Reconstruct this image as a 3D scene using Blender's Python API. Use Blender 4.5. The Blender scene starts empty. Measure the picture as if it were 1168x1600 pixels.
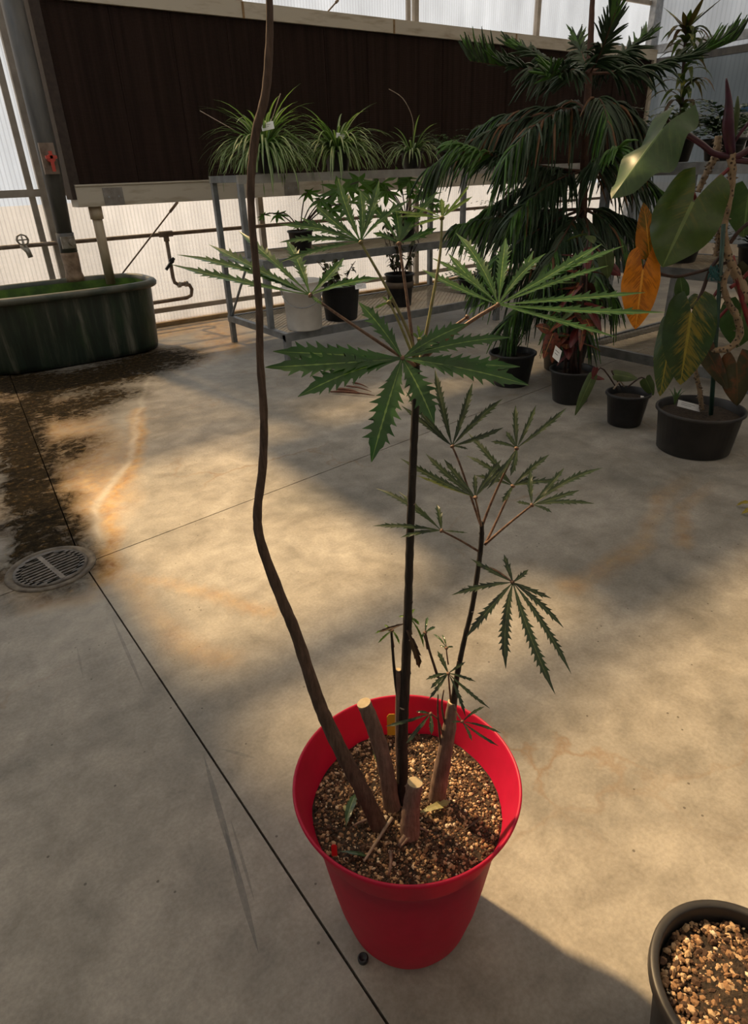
import bpy, math, random
import numpy as np
from mathutils import Vector, noise as mnoise

random.seed(7)
SC = bpy.context.scene
COL = SC.collection
V = Vector
PI = math.pi

# ------------------------------------------------------------------ camera
F, CX, CY = 1003.0, 584.0, 800.0
YAW, PITCH, ROLL, CAMH = math.radians(35.4), math.radians(27.9), math.radians(2.1), 1.6
fwd = V((math.sin(YAW) * math.cos(PITCH), math.cos(YAW) * math.cos(PITCH), -math.sin(PITCH)))
_r = V((math.cos(YAW), -math.sin(YAW), 0))
_d = fwd.cross(_r)
cright = math.cos(ROLL) * _r + math.sin(ROLL) * _d
cdown = -math.sin(ROLL) * _r + math.cos(ROLL) * _d
EYE = V((0, 0, CAMH))
FH = V((math.sin(YAW), math.cos(YAW), 0))
cam = bpy.data.cameras.new('camera')
cam.sensor_fit = 'VERTICAL'
cam.sensor_height = 36.0
cam.sensor_width = 36.0
cam.lens = F / 1600.0 * 36.0
cam.clip_start = 0.02
cam.clip_end = 300
camo = bpy.data.objects.new('camera', cam)
COL.objects.link(camo)
from mathutils import Matrix
_m = Matrix((cright, -cdown, -fwd)).transposed().to_4x4()
_m.translation = EYE
camo.matrix_world = _m
SC.camera = camo

def ray(x, y):
    return cright * ((x - CX) / F) + cdown * ((y - CY) / F) + fwd
def at(x, y, X=None, Y=None, Z=None):
    d = ray(x, y)
    if X is not None: t = (X - EYE.x) / d.x
    elif Y is not None: t = (Y - EYE.y) / d.y
    else: t = (Z - EYE.z) / d.z
    return EYE + d * t
def P(x, y, d):                         # the point of a sight line at a horizontal distance d along the view
    r = ray(x, y)
    return EYE + r * (d / r.dot(FH))
def depth(p):
    return (V(p) - EYE).dot(fwd)
def mpx(p):                             # metres per photograph pixel at a point
    return depth(p) / F

# ------------------------------------------------------------------ light
SUN_DIR = V((0.14, -1.0, -1.02)).normalized()       # the way the light travels
sun = bpy.data.lights.new('sun_offscreen', 'SUN')
sun.energy = 7.2
sun.color = (1.0, 0.68, 0.34)
sun.angle = math.radians(2.8)
suno = bpy.data.objects.new('sun_offscreen', sun)
suno.rotation_euler = SUN_DIR.to_track_quat('-Z', 'Y').to_euler()
suno.location = (0, 12, 14)
COL.objects.link(suno)
w = bpy.data.worlds.new('world')
SC.world = w
w.use_nodes = True
_bg = w.node_tree.nodes['Background']
_bg.inputs[0].default_value = (0.86, 0.93, 1.0, 1)
_bg.inputs[1].default_value = 1.3
SC.view_settings.view_transform = 'Standard'
SC.view_settings.look = 'None'
SC.view_settings.gamma = 1
SC.view_settings.use_curve_mapping = False
SC.view_settings.exposure = 0.0

# ------------------------------------------------------------------ materials
MATS = {}
class NT:
    def __init__(s, name):
        m = bpy.data.materials.new(name); m.use_nodes = True
        s.m = m; s.t = m.node_tree; s.n = s.t.nodes; s.l = s.t.links
        s.out = s.n['Material Output']; s.b = s.n['Principled BSDF']
    def node(s, ty, **kw):
        n = s.n.new(ty)
        for k, v in kw.items(): setattr(n, k, v)
        return n
    def put(s, sock, v):
        if isinstance(v, bpy.types.NodeSocket): s.l.new(v, sock)
        elif isinstance(v, (tuple, list)) and len(v) == 3 and sock.type == 'RGBA': sock.default_value = (*v, 1)
        else: sock.default_value = v
    def math(s, op, a, b=0.0, c=None, clamp=False):
        n = s.node('ShaderNodeMath', operation=op, use_clamp=clamp)
        s.put(n.inputs[0], a); s.put(n.inputs[1], b)
        if c is not None: s.put(n.inputs[2], c)
        return n.outputs[0]
    def mix(s, f, a, b, mode='MIX'):
        n = s.node('ShaderNodeMix', data_type='RGBA', blend_type=mode)
        s.put(n.inputs[0], f); s.put(n.inputs[6], a); s.put(n.inputs[7], b)
        return n.outputs[2]
    def coord(s, which='Object', scale=(1, 1, 1)):
        c = s.node('ShaderNodeTexCoord'); mp = s.node('ShaderNodeMapping')
        mp.inputs['Scale'].default_value = scale
        s.l.new(c.outputs[which], mp.inputs[0]); return mp.outputs[0]
    def noise(s, vec, scale, detail=4, rough=0.55, dist=0.0):
        n = s.node('ShaderNodeTexNoise'); s.l.new(vec, n.inputs['Vector'])
        n.inputs['Scale'].default_value = scale; n.inputs['Detail'].default_value = detail
        n.inputs['Roughness'].default_value = rough; n.inputs['Distortion'].default_value = dist
        return n.outputs[0]
    def ramp(s, f, stops):
        n = s.node('ShaderNodeValToRGB'); e = n.color_ramp.elements
        while len(e) < len(stops): e.new(0.5)
        for q, (p, c) in zip(e, stops):
            q.position = p; q.color = (*c, 1) if len(c) == 3 else c
        s.l.new(f, n.inputs[0]); return n.outputs[0]
    def bump(s, h, strength=0.3, dist=0.01):
        n = s.node('ShaderNodeBump'); n.inputs['Strength'].default_value = strength
        n.inputs['Distance'].default_value = dist
        s.l.new(h, n.inputs['Height']); s.l.new(n.outputs[0], s.b.inputs['Normal'])

def simple(name, c1, c2=None, rough=0.5, scale=8.0, metal=0.0, bump=0.0, bscale=None, sc=(1, 1, 1), spec=0.5, transl=0.0, lo=0.35, hi=0.65):
    if name in MATS: return MATS[name]
    k = NT(name); v = k.coord(scale=sc)
    if c2 is None: c2 = tuple(x * 0.8 for x in c1)
    n = k.noise(v, scale)
    col = k.ramp(n, [(lo, c1), (hi, c2)])
    k.l.new(col, k.b.inputs['Base Color'])
    k.b.inputs['Roughness'].default_value = rough
    k.b.inputs['Metallic'].default_value = metal
    k.b.inputs['Specular IOR Level'].default_value = spec
    if bump: k.bump(k.noise(v, bscale or scale * 5), bump)
    if transl:
        t = k.node('ShaderNodeBsdfTranslucent'); k.l.new(col, t.inputs[0])
        mx = k.node('ShaderNodeMixShader'); mx.inputs[0].default_value = transl
        k.l.new(k.b.outputs[0], mx.inputs[1]); k.l.new(t.outputs[0], mx.inputs[2])
        k.l.new(mx.outputs[0], k.out.inputs[0])
    MATS[name] = k.m
    return k.m

def poly_mat(name, trans, transl, tint=(1, 1, 1), axis=0, rib=0.042, sky=(1, 1, 1)):
    k = NT(name); c = k.node('ShaderNodeTexCoord'); sp = k.node('ShaderNodeSeparateXYZ')
    k.l.new(c.outputs['Object'], sp.inputs[0])
    ph = k.math('MULTIPLY', sp.outputs[axis], 2 * PI / rib)
    s_ = k.math('SINE', ph)
    ribm = k.math('POWER', k.math('MULTIPLY_ADD', s_, .5, .5), 6.0)
    nz = k.noise(k.coord(scale=(1.2, 1.2, 0.35)), 1.6, 5)
    dirt = k.ramp(nz, [(0.3, (0.80, 0.80, 0.80)), (0.7, (1, 1, 1))])
    base = k.mix(ribm, tint, tuple(x * 0.88 for x in tint))
    base = k.mix(1.0, base, dirt, 'MULTIPLY')
    tp = k.node('ShaderNodeBsdfTransparent'); k.l.new(k.mix(1.0, base, (trans, trans, trans), 'MULTIPLY'), tp.inputs[0])
    tl = k.node('ShaderNodeBsdfTranslucent'); k.l.new(k.mix(1.0, base, tuple(transl * q for q in sky), 'MULTIPLY'), tl.inputs[0])
    ad = k.node('ShaderNodeAddShader'); k.l.new(tp.outputs[0], ad.inputs[0]); k.l.new(tl.outputs[0], ad.inputs[1])
    gl = k.node('ShaderNodeBsdfGlossy'); gl.inputs['Roughness'].default_value = 0.25
    gl.inputs['Color'].default_value = (0.06, 0.06, 0.06, 1)
    ad2 = k.node('ShaderNodeAddShader'); k.l.new(ad.outputs[0], ad2.inputs[0]); k.l.new(gl.outputs[0], ad2.inputs[1])
    k.l.new(ad2.outputs[0], k.out.inputs[0])
    MATS[name] = k.m
    return k.m

def floor_mat():
    k = NT('concrete'); v = k.coord()
    n1 = k.noise(v, 1.3, 6, 0.6, 0.6); n2 = k.noise(v, 7, 6, 0.65, 0.3); n3 = k.noise(v, 90, 3, 0.6)
    col = k.ramp(n1, [(0.30, (0.225, 0.215, 0.195)), (0.50, (0.325, 0.302, 0.268)), (0.72, (0.425, 0.402, 0.365))])
    col = k.mix(0.75, col, k.ramp(n2, [(0.3, (0.58, 0.57, 0.54)), (0.7, (1.22, 1.22, 1.20))]), 'MULTIPLY')
    col = k.mix(0.35, col, k.ramp(n3, [(0.35, (0.62, 0.62, 0.60)), (0.65, (1.1, 1.1, 1.1))]), 'MULTIPLY')
    # small pits and specks
    vs_ = k.node('ShaderNodeTexVoronoi'); vs_.inputs['Scale'].default_value = 22; k.l.new(v, vs_.inputs['Vector'])
    sg = k.math('MULTIPLY', k.math('LESS_THAN', vs_.outputs['Distance'], .085), k.math('GREATER_THAN', k.noise(v, 5, 2), .56))
    col = k.mix(k.math('MULTIPLY', sg, .7), col, (.06, .05, .04))
    # wandering hairline cracks
    wv = k.node('ShaderNodeVectorMath', operation='ADD'); k.l.new(v, wv.inputs[0])
    nn = k.node('ShaderNodeTexNoise'); nn.inputs['Scale'].default_value = 4; nn.inputs['Detail'].default_value = 5
    k.l.new(v, nn.inputs['Vector'])
    ms = k.node('ShaderNodeVectorMath', operation='SCALE'); ms.inputs['Scale'].default_value = 0.45
    k.l.new(nn.outputs['Color'], ms.inputs[0]); k.l.new(ms.outputs[0], wv.inputs[1])
    vo = k.node('ShaderNodeTexVoronoi', feature='DISTANCE_TO_EDGE'); vo.inputs['Scale'].default_value = 0.75
    k.l.new(wv.outputs[0], vo.inputs['Vector'])
    cr = k.ramp(vo.outputs['Distance'], [(0.0, (1, 1, 1)), (0.012, (0, 0, 0))])
    gate = k.ramp(k.noise(v, 0.9, 2), [(0.48, (0, 0, 0)), (0.60, (1, 1, 1))])
    crf = k.math('MULTIPLY', k.math('MULTIPLY', cr, gate), 0.5)
    col = k.mix(crf, col, (0.20, 0.115, 0.05))
    def attr(nm):
        a = k.node('ShaderNodeAttribute'); a.attribute_name = nm; return a.outputs['Fac']
    br = k.noise(v, 14, 6, 0.7, 0.8)
    def mask(nm, gain):
        return k.math('MULTIPLY', k.math('MULTIPLY_ADD', br, 2.2, -0.75, clamp=True) if False else
                      k.math('SMOOTH_MIN', k.math('MULTIPLY', attr(nm), k.math('MULTIPLY_ADD', br, 2.4, -0.25)), 1.0, 0.1), gain, clamp=True)
    rustc = k.ramp(k.noise(v, 9, 5, 0.7), [(0.35, (0.32, 0.15, 0.035)), (0.65, (0.55, 0.35, 0.13))])
    col = k.mix(mask('rust', 0.95), col, rustc)
    col = k.mix(mask('white', .6), col, (0.56, 0.53, 0.46))
    darkc = k.ramp(k.noise(v, 24, 6, 0.75), [(0.42, (0.012, 0.009, 0.005)), (0.58, (0.035, 0.024, 0.011)), (0.76, (0.26, 0.16, 0.055))])
    dm = mask('dark', 1.5)
    col = k.mix(dm, col, darkc)
    # rubber scuffs: distance to a few floor segments
    sp = k.node('ShaderNodeSeparateXYZ'); k.l.new(v, sp.inputs[0])
    def seg(a, b, wd, strength, col):
        dx, dy = b[0] - a[0], b[1] - a[1]; L2 = dx * dx + dy * dy
        px = k.math('SUBTRACT', sp.outputs[0], a[0]); py = k.math('SUBTRACT', sp.outputs[1], a[1])
        t = k.math('MULTIPLY', k.math('ADD', k.math('MULTIPLY', px, dx), k.math('MULTIPLY', py, dy)), 1 / L2)
        cross = k.math('ABSOLUTE', k.math('MULTIPLY', k.math('SUBTRACT', k.math('MULTIPLY', px, dy), k.math('MULTIPLY', py, dx)), 1 / math.sqrt(L2)))
        taper = k.math('MULTIPLY', k.math('MULTIPLY', t, k.math('SUBTRACT', 1.0, t)), 4.0, clamp=True)
        wdn = k.math('MULTIPLY', taper, wd)
        inside = k.math('MULTIPLY', k.math('LESS_THAN', cross, wdn), strength)
        return k.mix(k.math('MULTIPLY', inside, k.math('MULTIPLY_ADD', br, 1.6, -0.1, clamp=True)), col, (0.085, 0.085, 0.085))
    for a, b, wd, st in (((318, 1180), (372, 1370), .0085, .75), ((350, 1290), (404, 1490), .0085, .7), ((360, 1280), (398, 1410), .004, .5),
                         ((175, 965), (226, 1082), .006, .5), ((120, 1010), (130, 1060), .004, .35), ((345, 1170), (400, 1185), .006, .4)):
        A, B = at(*a, Z=0), at(*b, Z=0)
        col = seg(A, B, wd, st, col)
    k.l.new(col, k.b.inputs['Base Color'])
    rg = k.ramp(n2, [(0.3, (0.42, 0.42, 0.42)), (0.7, (0.62, 0.62, 0.62))])
    k.l.new(k.mix(dm, rg, (0.9, 0.9, 0.9)), k.b.inputs['Roughness']); k.l.new(k.math('MULTIPLY_ADD', dm, -.25, .30), k.b.inputs['Specular IOR Level'])
    h = k.math('ADD', k.math('MULTIPLY', n3, 0.4), k.math('ADD', n2, k.math('MULTIPLY', dm, k.noise(v, 40, 5))))
    k.bump(h, 0.18, 0.01)
    return k.m

def pad_mat():
    k = NT('pad_cellulose'); c = k.node('ShaderNodeTexCoord'); sp = k.node('ShaderNodeSeparateXYZ')
    k.l.new(c.outputs['Object'], sp.inputs[0])
    x, z = sp.outputs[0], sp.outputs[2]
    a = k.math('SINE', k.math('MULTIPLY', k.math('ADD', k.math('MULTIPLY', x, 1.6), z), 300))
    b = k.math('SINE', k.math('MULTIPLY', k.math('SUBTRACT', k.math('MULTIPLY', x, 1.6), z), 300))
    cell = k.math('MULTIPLY', a, b)
    st = k.noise(k.coord(scale=(9, 1, 0.25)), 1.6, 5, 0.7)
    f = k.math('MULTIPLY', k.math('MULTIPLY_ADD', cell, 0.5, 0.5), k.ramp(st, [(0.35, (0.25,) * 3), (0.75, (1,) * 3)]))
    col = k.mix(f, (0.016, 0.010, 0.009), (0.085, 0.054, 0.042))
    k.l.new(col, k.b.inputs['Base Color']); k.b.inputs['Roughness'].default_value = 0.95
    k.b.inputs['Specular IOR Level'].default_value = 0.1
    k.bump(cell, 0.6, 0.01)
    return k.m

def leaf_mat(name, top, under, vein, rough=0.33, transl=0.28, mottle=None, mscale=10.0, mlo=0.45, mhi=0.62, tcol=(1.0, 1.5, 0.5), veins=False):
    """three slots: blade, vein"""
    out = []
    for suf, c in (('', top), ('_vein', vein)):
        k = NT(name + suf); v = k.coord()
        g = k.node('ShaderNodeNewGeometry')
        n = k.noise(v, 22, 4)
        cc = k.mix(0.5, c, k.ramp(n, [(0.3, tuple(x * 0.65 for x in c)), (0.7, tuple(min(1, x * 1.35) for x in c))]))
        if mottle and not suf:
            if veins:
                av = k.node('ShaderNodeAttribute'); av.attribute_name = 'blade'
                mpn = k.node('ShaderNodeMapping'); mpn.inputs['Scale'].default_value = (22, 2.2, 1); k.l.new(av.outputs['Vector'], mpn.inputs[0])
                v = mpn.outputs[0]; mscale_ = 1.0
                mid = k.node('ShaderNodeSeparateXYZ'); k.l.new(av.outputs['Vector'], mid.inputs[0])
                nz = k.math('ADD', k.noise(v, 1.0, 4, .6, .6), k.math('MULTIPLY', k.math('SUBTRACT', .30, mid.outputs[1]), .22))
                nz = k.math('ADD', nz, k.math('MULTIPLY', k.math('SUBTRACT', k.noise(k.coord(), mscale * .6, 2), .5), .5))
            else: nz = k.noise(v, mscale, 5, 0.6, 0.5)
            mm = k.ramp(nz, [(mlo, (0, 0, 0)), (mhi, (1, 1, 1))])
            cc = k.mix(mm, cc, mottle)
        cc = k.mix(g.outputs['Backfacing'], cc, under)
        k.l.new(cc, k.b.inputs['Base Color']); k.b.inputs['Roughness'].default_value = rough
        t = k.node('ShaderNodeBsdfTranslucent'); k.l.new(k.mix(1.0, cc, tcol, 'MULTIPLY'), t.inputs[0])
        mx = k.node('ShaderNodeMixShader'); mx.inputs[0].default_value = transl
        k.l.new(k.b.outputs[0], mx.inputs[1]); k.l.new(t.outputs[0], mx.inputs[2]); k.l.new(mx.outputs[0], k.out.inputs[0])
        out.append(k.m)
    return out

# ------------------------------------------------------------------ builders
def frame_of(t, ref=None):
    t = t.normalized()
    r = ref or (V((0, 0, 1)) if abs(t.z) < 0.9 else V((1, 0, 0)))
    a = t.cross(r)
    if a.length < 1e-6: a = t.cross(V((0, 1, 0)))
    a.normalize(); b = a.cross(t).normalized()
    return a, b

class MB:
    def __init__(s): s.v = []; s.f = []; s.mi = []; s.sm = []
    def quad(s, pts, mi=0, sm=False):
        i = len(s.v); s.v += [V(p) for p in pts]; s.f.append(tuple(range(i, i + len(pts)))); s.mi.append(mi); s.sm.append(sm)
    def box(s, a, b, mi=0, bev=0.0):
        x0, y0, z0 = a; x1, y1, z1 = b
        c = [((x0 + x1) / 2), ((y0 + y1) / 2), ((z0 + z1) / 2)]
        i = len(s.v)
        s.v += [V(p) for p in ((x0, y0, z0), (x1, y0, z0), (x1, y1, z0), (x0, y1, z0), (x0, y0, z1), (x1, y0, z1), (x1, y1, z1), (x0, y1, z1))]
        for q in ((3, 2, 1, 0), (4, 5, 6, 7), (0, 1, 5, 4), (1, 2, 6, 5), (2, 3, 7, 6), (3, 0, 4, 7)):
            s.f.append(tuple(i + k for k in q)); s.mi.append(mi); s.sm.append(False)
        return s
    def bar(s, p, q, wa, wb=None, mi=0, ref=None):       # rectangular bar from p to q
        p, q = V(p), V(q); wb = wb or wa
        a, b = frame_of(q - p, ref); a *= wa / 2; b *= wb / 2
        i = len(s.v)
        s.v += [p - a - b, p + a - b, p + a + b, p - a + b, q - a - b, q + a - b, q + a + b, q - a + b]
        for f in ((3, 2, 1, 0), (4, 5, 6, 7), (0, 1, 5, 4), (1, 2, 6, 5), (2, 3, 7, 6), (3, 0, 4, 7)):
            s.f.append(tuple(i + k for k in f)); s.mi.append(mi); s.sm.append(False)
        return s
    def tube(s, pts, rad, seg=8, mi=0, caps=True, jit=0.0, capmi=None, sm=True):
        pts = [V(p) for p in pts]; n = len(pts)
        if not isinstance(rad, (list, tuple)): rad = [rad] * n
        i0 = len(s.v); prev = None
        for k, p in enumerate(pts):
            t = (pts[min(k + 1, n - 1)] - pts[max(k - 1, 0)])
            if prev is None: a, b = frame_of(t)
            else:
                t = t.normalized(); a = prev - t * prev.dot(t)
                a = a.normalized() if a.length > 1e-6 else frame_of(t)[0]
                b = a.cross(t).normalized()
            prev = a
            for j in range(seg):
                th = 2 * PI * j / seg
                rr = rad[k] * (1 + (random.uniform(-jit, jit) if jit else 0))
                s.v.append(p + (a * math.cos(th) + b * math.sin(th)) * rr)
        for k in range(n - 1):
            for j in range(seg):
                j2 = (j + 1) % seg
                s.f.append((i0 + k * seg + j, i0 + (k + 1) * seg + j, i0 + (k + 1) * seg + j2, i0 + k * seg + j2)); s.mi.append(mi); s.sm.append(sm)
        if caps:
            cm = mi if capmi is None else capmi
            s.f.append(tuple(i0 + j for j in range(seg))); s.mi.append(mi); s.sm.append(False)
            s.f.append(tuple(i0 + (n - 1) * seg + j for j in reversed(range(seg)))); s.mi.append(cm); s.sm.append(False)
        return s
    def lathe(s, c, prof, seg=32, mi=0, sx=1.0, sy=1.0, shape=None, sm=True, closed=False):
        c = V(c); i0 = len(s.v)
        for (r, z) in prof:
            for j in range(seg):
                th = 2 * PI * j / seg
                if shape: x, y = shape(th, r)
                else: x, y = r * math.cos(th) * sx, r * math.sin(th) * sy
                s.v.append(c + V((x, y, z)))
        for k in range(len(prof) - 1):
            for j in range(seg):
                j2 = (j + 1) % seg
                s.f.append((i0 + k * seg + j, i0 + k * seg + j2, i0 + (k + 1) * seg + j2, i0 + (k + 1) * seg + j)); s.mi.append(mi); s.sm.append(sm)
        return s
    def disc(s, c, r, seg=32, mi=0, shape=None):
        c = V(c); pts = []
        for j in range(seg):
            th = 2 * PI * j / seg
            x, y = shape(th, r) if shape else (r * math.cos(th), r * math.sin(th))
            pts.append(c + V((x, y, 0)))
        s.quad(pts, mi); return s
    def face(s, n):                                  # turn the blade so its upper side looks along n
        tot = 0
        for f in s.f[:60] + s.f[-60:]:
            tot += (s.v[f[1]] - s.v[f[0]]).cross(s.v[f[2]] - s.v[f[0]]).dot(n)
        if tot < 0: s.f = [f[::-1] for f in s.f]
        return s
    def build(s, name, mats, parent=None, base=None):
        """parent given: vertices are stored relative to the thing's base"""
        if not isinstance(mats, (list, tuple)): mats = [mats]
        me = bpy.data.meshes.new(name)
        off = V((0, 0, 0))
        if parent is not None: off = V(parent.get('_b', (0, 0, 0)))
        if base is not None: off = V(base)
        me.from_pydata([tuple(v - off) for v in s.v], [], s.f)
        for m in mats: me.materials.append(m)
        me.polygons.foreach_set('material_index', s.mi)
        me.polygons.foreach_set('use_smooth', s.sm)
        me.update()
        o = bpy.data.objects.new(name, me); COL.objects.link(o)
        if parent is not None:
            o.parent = parent; o['_b'] = tuple(off)
        elif base is not None:
            o.location = off; o['_b'] = tuple(off)
        else: o['_b'] = (0.0, 0.0, 0.0)
        return o

def tag(o, label, cat, group=None):
    o['label'] = label; o['category'] = cat
    if group: o['group'] = group
    return o
def thing(name, label, cat, base, group=None):
    o = bpy.data.objects.new(name, None); COL.objects.link(o)
    o.location = V(base); o['_b'] = tuple(V(base)); o.empty_display_size = 0.1
    return tag(o, label, cat, group)
def struct(o):
    o['kind'] = 'structure'; return o
def bez(a, b, c, n):
    return [a * (1 - t) ** 2 + b * 2 * t * (1 - t) + c * t * t for t in [i / (n - 1) for i in range(n)]]
def spline(pts, n):
    pts = [V(p) for p in pts]; out = []; m = len(pts) - 1
    for i in range(n):
        u = i / (n - 1) * m; k = min(int(u), m - 1); t = u - k
        p0, p1, p2, p3 = pts[max(k - 1, 0)], pts[k], pts[k + 1], pts[min(k + 2, m)]
        out.append(0.5 * ((2 * p1) + (p2 - p0) * t + (2 * p0 - 5 * p1 + 4 * p2 - p3) * t * t + (3 * p1 - p0 - 3 * p2 + p3) * t ** 3))
    return out
def lerpl(xs, n):
    m = len(xs) - 1; out = []
    for i in range(n):
        u = i / (n - 1) * m; k = min(int(u), m - 1); out.append(xs[k] + (xs[k + 1] - xs[k]) * (u - k))
    return out
UP = V((0, 0, 1))

M_alu = simple('galvanised_steel', (0.36, 0.37, 0.38), (0.24, 0.25, 0.26), 0.45, 14, metal=0.6)
M_bench = simple('bench_steel', (0.27, 0.29, 0.30), (0.18, 0.19, 0.20), 0.5, 10, metal=0.35)
M_post = simple('weathered_aluminium', (0.42, 0.38, 0.33), (0.30, 0.27, 0.23), 0.55, 6, metal=0.2)
M_trough = simple('trough_enamel', (0.50, 0.46, 0.38), (0.30, 0.24, 0.16), 0.55, 5, sc=(0.6, 1, 3), lo=0.5, hi=0.78)
M_black = simple('black_plastic', (0.016, 0.016, 0.018), (0.026, 0.026, 0.028), 0.42, 20)
M_blackold = simple('worn_black_plastic', (.020, .019, .020), (.038, .035, .033), 0.48, 9)
M_soil = simple('dark_soil', (0.012, 0.008, 0.005), (0.05, 0.032, 0.02), 0.95, 60, bump=0.8, bscale=120)
M_white = simple('white_plastic', (0.74, 0.73, 0.70), (0.62, 0.60, 0.57), 0.4, 6)
M_label = simple('plant_label', (0.86, 0.86, 0.86), (0.8, 0.8, 0.8), 0.5, 5)
M_print = simple('label_print', (0.25, 0.25, 0.25), (0.3, 0.3, 0.3), 0.6, 5)
M_pvc = simple('stained_pvc', (0.46, 0.38, 0.27), (0.24, 0.17, 0.10), 0.5, 7, sc=(1, 1, 0.3))
M_greypipe = simple('grey_pvc', (0.05, 0.05, 0.05), (0.10, 0.095, 0.085), 0.5, 5, sc=(2, 2, 0.4))
M_rustpipe = simple('rusty_pipe', (0.22, 0.17, 0.13), (0.12, 0.085, 0.06), 0.6, 12)
M_red = simple('red_lever', (0.55, 0.06, 0.04), (0.45, 0.06, 0.04), 0.45, 8)
M_brass = simple('galvanised_fitting', (0.35, 0.33, 0.29), (0.2, 0.17, 0.13), 0.45, 20, metal=0.5)

# ================================================================== SETTING
WY = 8.1
# ---- floor: four concrete slabs with open joints over a dark bed
bed = MB(); bed.box((-4.2, -5.2, -0.26), (13.2, WY + 0.1, -0.14))
floor = struct(bed.build('floor', M_soil))
j1a, j1b = at(605, 1600, Z=0), at(160, 925, Z=0)
def J1(y): return j1a.x + (j1b.x - j1a.x) * (y - j1a.y) / (j1b.y - j1a.y) if y < 3.0 else J1(2.999) + (y - 2.999) * 0.09
j2a, j2b = at(165, 868, Z=0), at(865, 600, Z=0)
def J2(x):
    return j2a.y + (j2b.y - j2a.y) * (x - j2a.x) / (j2b.x - j2a.x)
CONC = floor_mat()
DRAIN = at(80, 888, Z=0)
def fpts(l): return [at(x, y, Z=0) for x, y in l]
MASKS = {
 'dark': [(fpts([(62, 612), (30, 660), (40, 730), (58, 790), (70, 850), (82, 884)]), .17, .95), (fpts([(-10, 600), (90, 600), (170, 585), (240, 562)]), .42, 1.0),
          (fpts([(0, 640), (110, 640), (160, 620)]), .30, .8), (fpts([(80, 884), (80, 886)]), .24, .75), (fpts([(60, 720), (110, 700)]), .22, .7)],
 'rust': [(fpts([(214, 640), (214, 690), (206, 728), (172, 780), (168, 850), (166, 905)]), .05, .85), (fpts([(70, 640), (120, 720), (110, 800)]), .26, .75),
          (fpts([(20, 600), (15, 680)]), .25, .7), (fpts([(245, 522), (330, 505), (360, 545)]), .22, .7), (fpts([(250, 545), (320, 560)]), .22, .45),
          (fpts([(180, 900), (280, 1010), (350, 1030)]), .05, .3), (fpts([(190, 900), (300, 920), (420, 955)]), .03, .35),
          (fpts([(1000, 860), (1030, 790), (1015, 740)]), .035, .35), (fpts([(1068, 750), (1062, 850)]), .03, .4), (fpts([(890, 915), (960, 880), (1005, 850)]), .05, .35),
          (fpts([(10, 900), (60, 945), (140, 930)]), .05, .5), (fpts([(1040, 690), (1100, 722), (1150, 715)]), .04, .6)],
 'white': [(fpts([(238, 575), (222, 620), (208, 680), (206, 715), (188, 742), (158, 775), (146, 810), (160, 855)]), .020, 1.0),
           (fpts([(200, 600), (205, 660)]), .10, .45), (fpts([(-5, 740), (24, 780), (36, 830), (10, 890)]), .05, .8), (fpts([(130, 945), (200, 975), (120, 985)]), .12, .5),
           (fpts([(5, 915), (60, 955), (150, 925)]), .035, .6)],
}
def segd(p, a, b):
    d = b - a; L = d.length_squared
    t = 0 if L < 1e-9 else max(0, min(1, (p - a).dot(d) / L))
    return (p - a - d * t).length
def mask_val(nm, p):
    am = .08 if nm == 'dark' else .028
    q = p + V((mnoise.noise(p * 5) * am, mnoise.noise(p * 5 + V((9, 3, 1))) * am, 0)) + V((mnoise.noise(p * 17), mnoise.noise(p * 17 + V((4, 4, 4))), 0)) * am * .3
    best = 0
    for pl, wd, st in MASKS[nm]:
        d = min(segd(q, pl[i], pl[i + 1]) for i in range(len(pl) - 1))
        if d < wd * 1.6: best = max(best, st * max(0, 1 - (d / (wd * 1.6)) ** 1.5))
    return best
def ticks(a, b, fa, fb, fine, coarse):
    out = [a]
    while out[-1] < b - 1e-6:
        out.append(min(b, out[-1] + (fine if fa <= out[-1] < fb else coarse)))
    return [(x - a) / (b - a) for x in out]
def slab(x0, x1, y0, y1, us, vs):
    verts = []; faces = []; nu, nv = len(us), len(vs)
    for v_ in vs:
        for u_ in us:
            x, y = 1.0, 1.0
            for _ in range(3):
                ya, yb = y0(x), y1(x); y = ya + (yb - ya) * v_
                xa, xb = x0(y), x1(y); x = xa + (xb - xa) * u_
            verts.append((x, y, 0.0))
    for j in range(nv - 1):
        for i in range(nu - 1):
            a = j * nu + i; faces.append((a, a + 1, a + nu + 1, a + nu))
    per = [i for i in range(nu)] + [j * nu + nu - 1 for j in range(1, nv)] + [(nv - 1) * nu + i for i in range(nu - 2, -1, -1)] + [j * nu for j in range(nv - 2, 0, -1)]
    n0 = len(verts)
    for i in per: verts.append((verts[i][0], verts[i][1], -0.135))
    m = len(per)
    for k in range(m):
        faces.append((per[k], n0 + k, n0 + (k + 1) % m, per[(k + 1) % m]))
    def clear(f):                                    # the pit of the floor drain stays open
        cx = sum(verts[i][0] for i in f) / len(f) - DRAIN.x; cy = sum(verts[i][1] for i in f) / len(f) - DRAIN.y
        return cx * cx + cy * cy > .163 ** 2
    faces = [f for f in faces if clear(f)]
    me = bpy.data.meshes.new('slab'); me.from_pydata(verts, [], faces); me.materials.append(CONC)
    for nm in MASKS:
        at_ = me.attributes.new(nm, 'FLOAT', 'POINT')
        vals = [mask_val(nm, V(p)) if (-.8 < p[0] < 5 and .5 < p[1] < 8.2) else 0.0 for p in verts]
        at_.data.foreach_set('value', vals)
    o = bpy.data.objects.new('slab', me); COL.objects.link(o); o.parent = floor
    return o
g = 0.0032
Lx, Rx, Ny, Fy = (lambda y: -4.2), (lambda y: 13.2), (lambda x: -5.2), (lambda x: WY + .05)
ul = ticks(-4.2, 0.4, -.7, .5, .03, .35); ur = ticks(0.4, 13.2, 0.3, 3.0, .03, .5)
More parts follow.
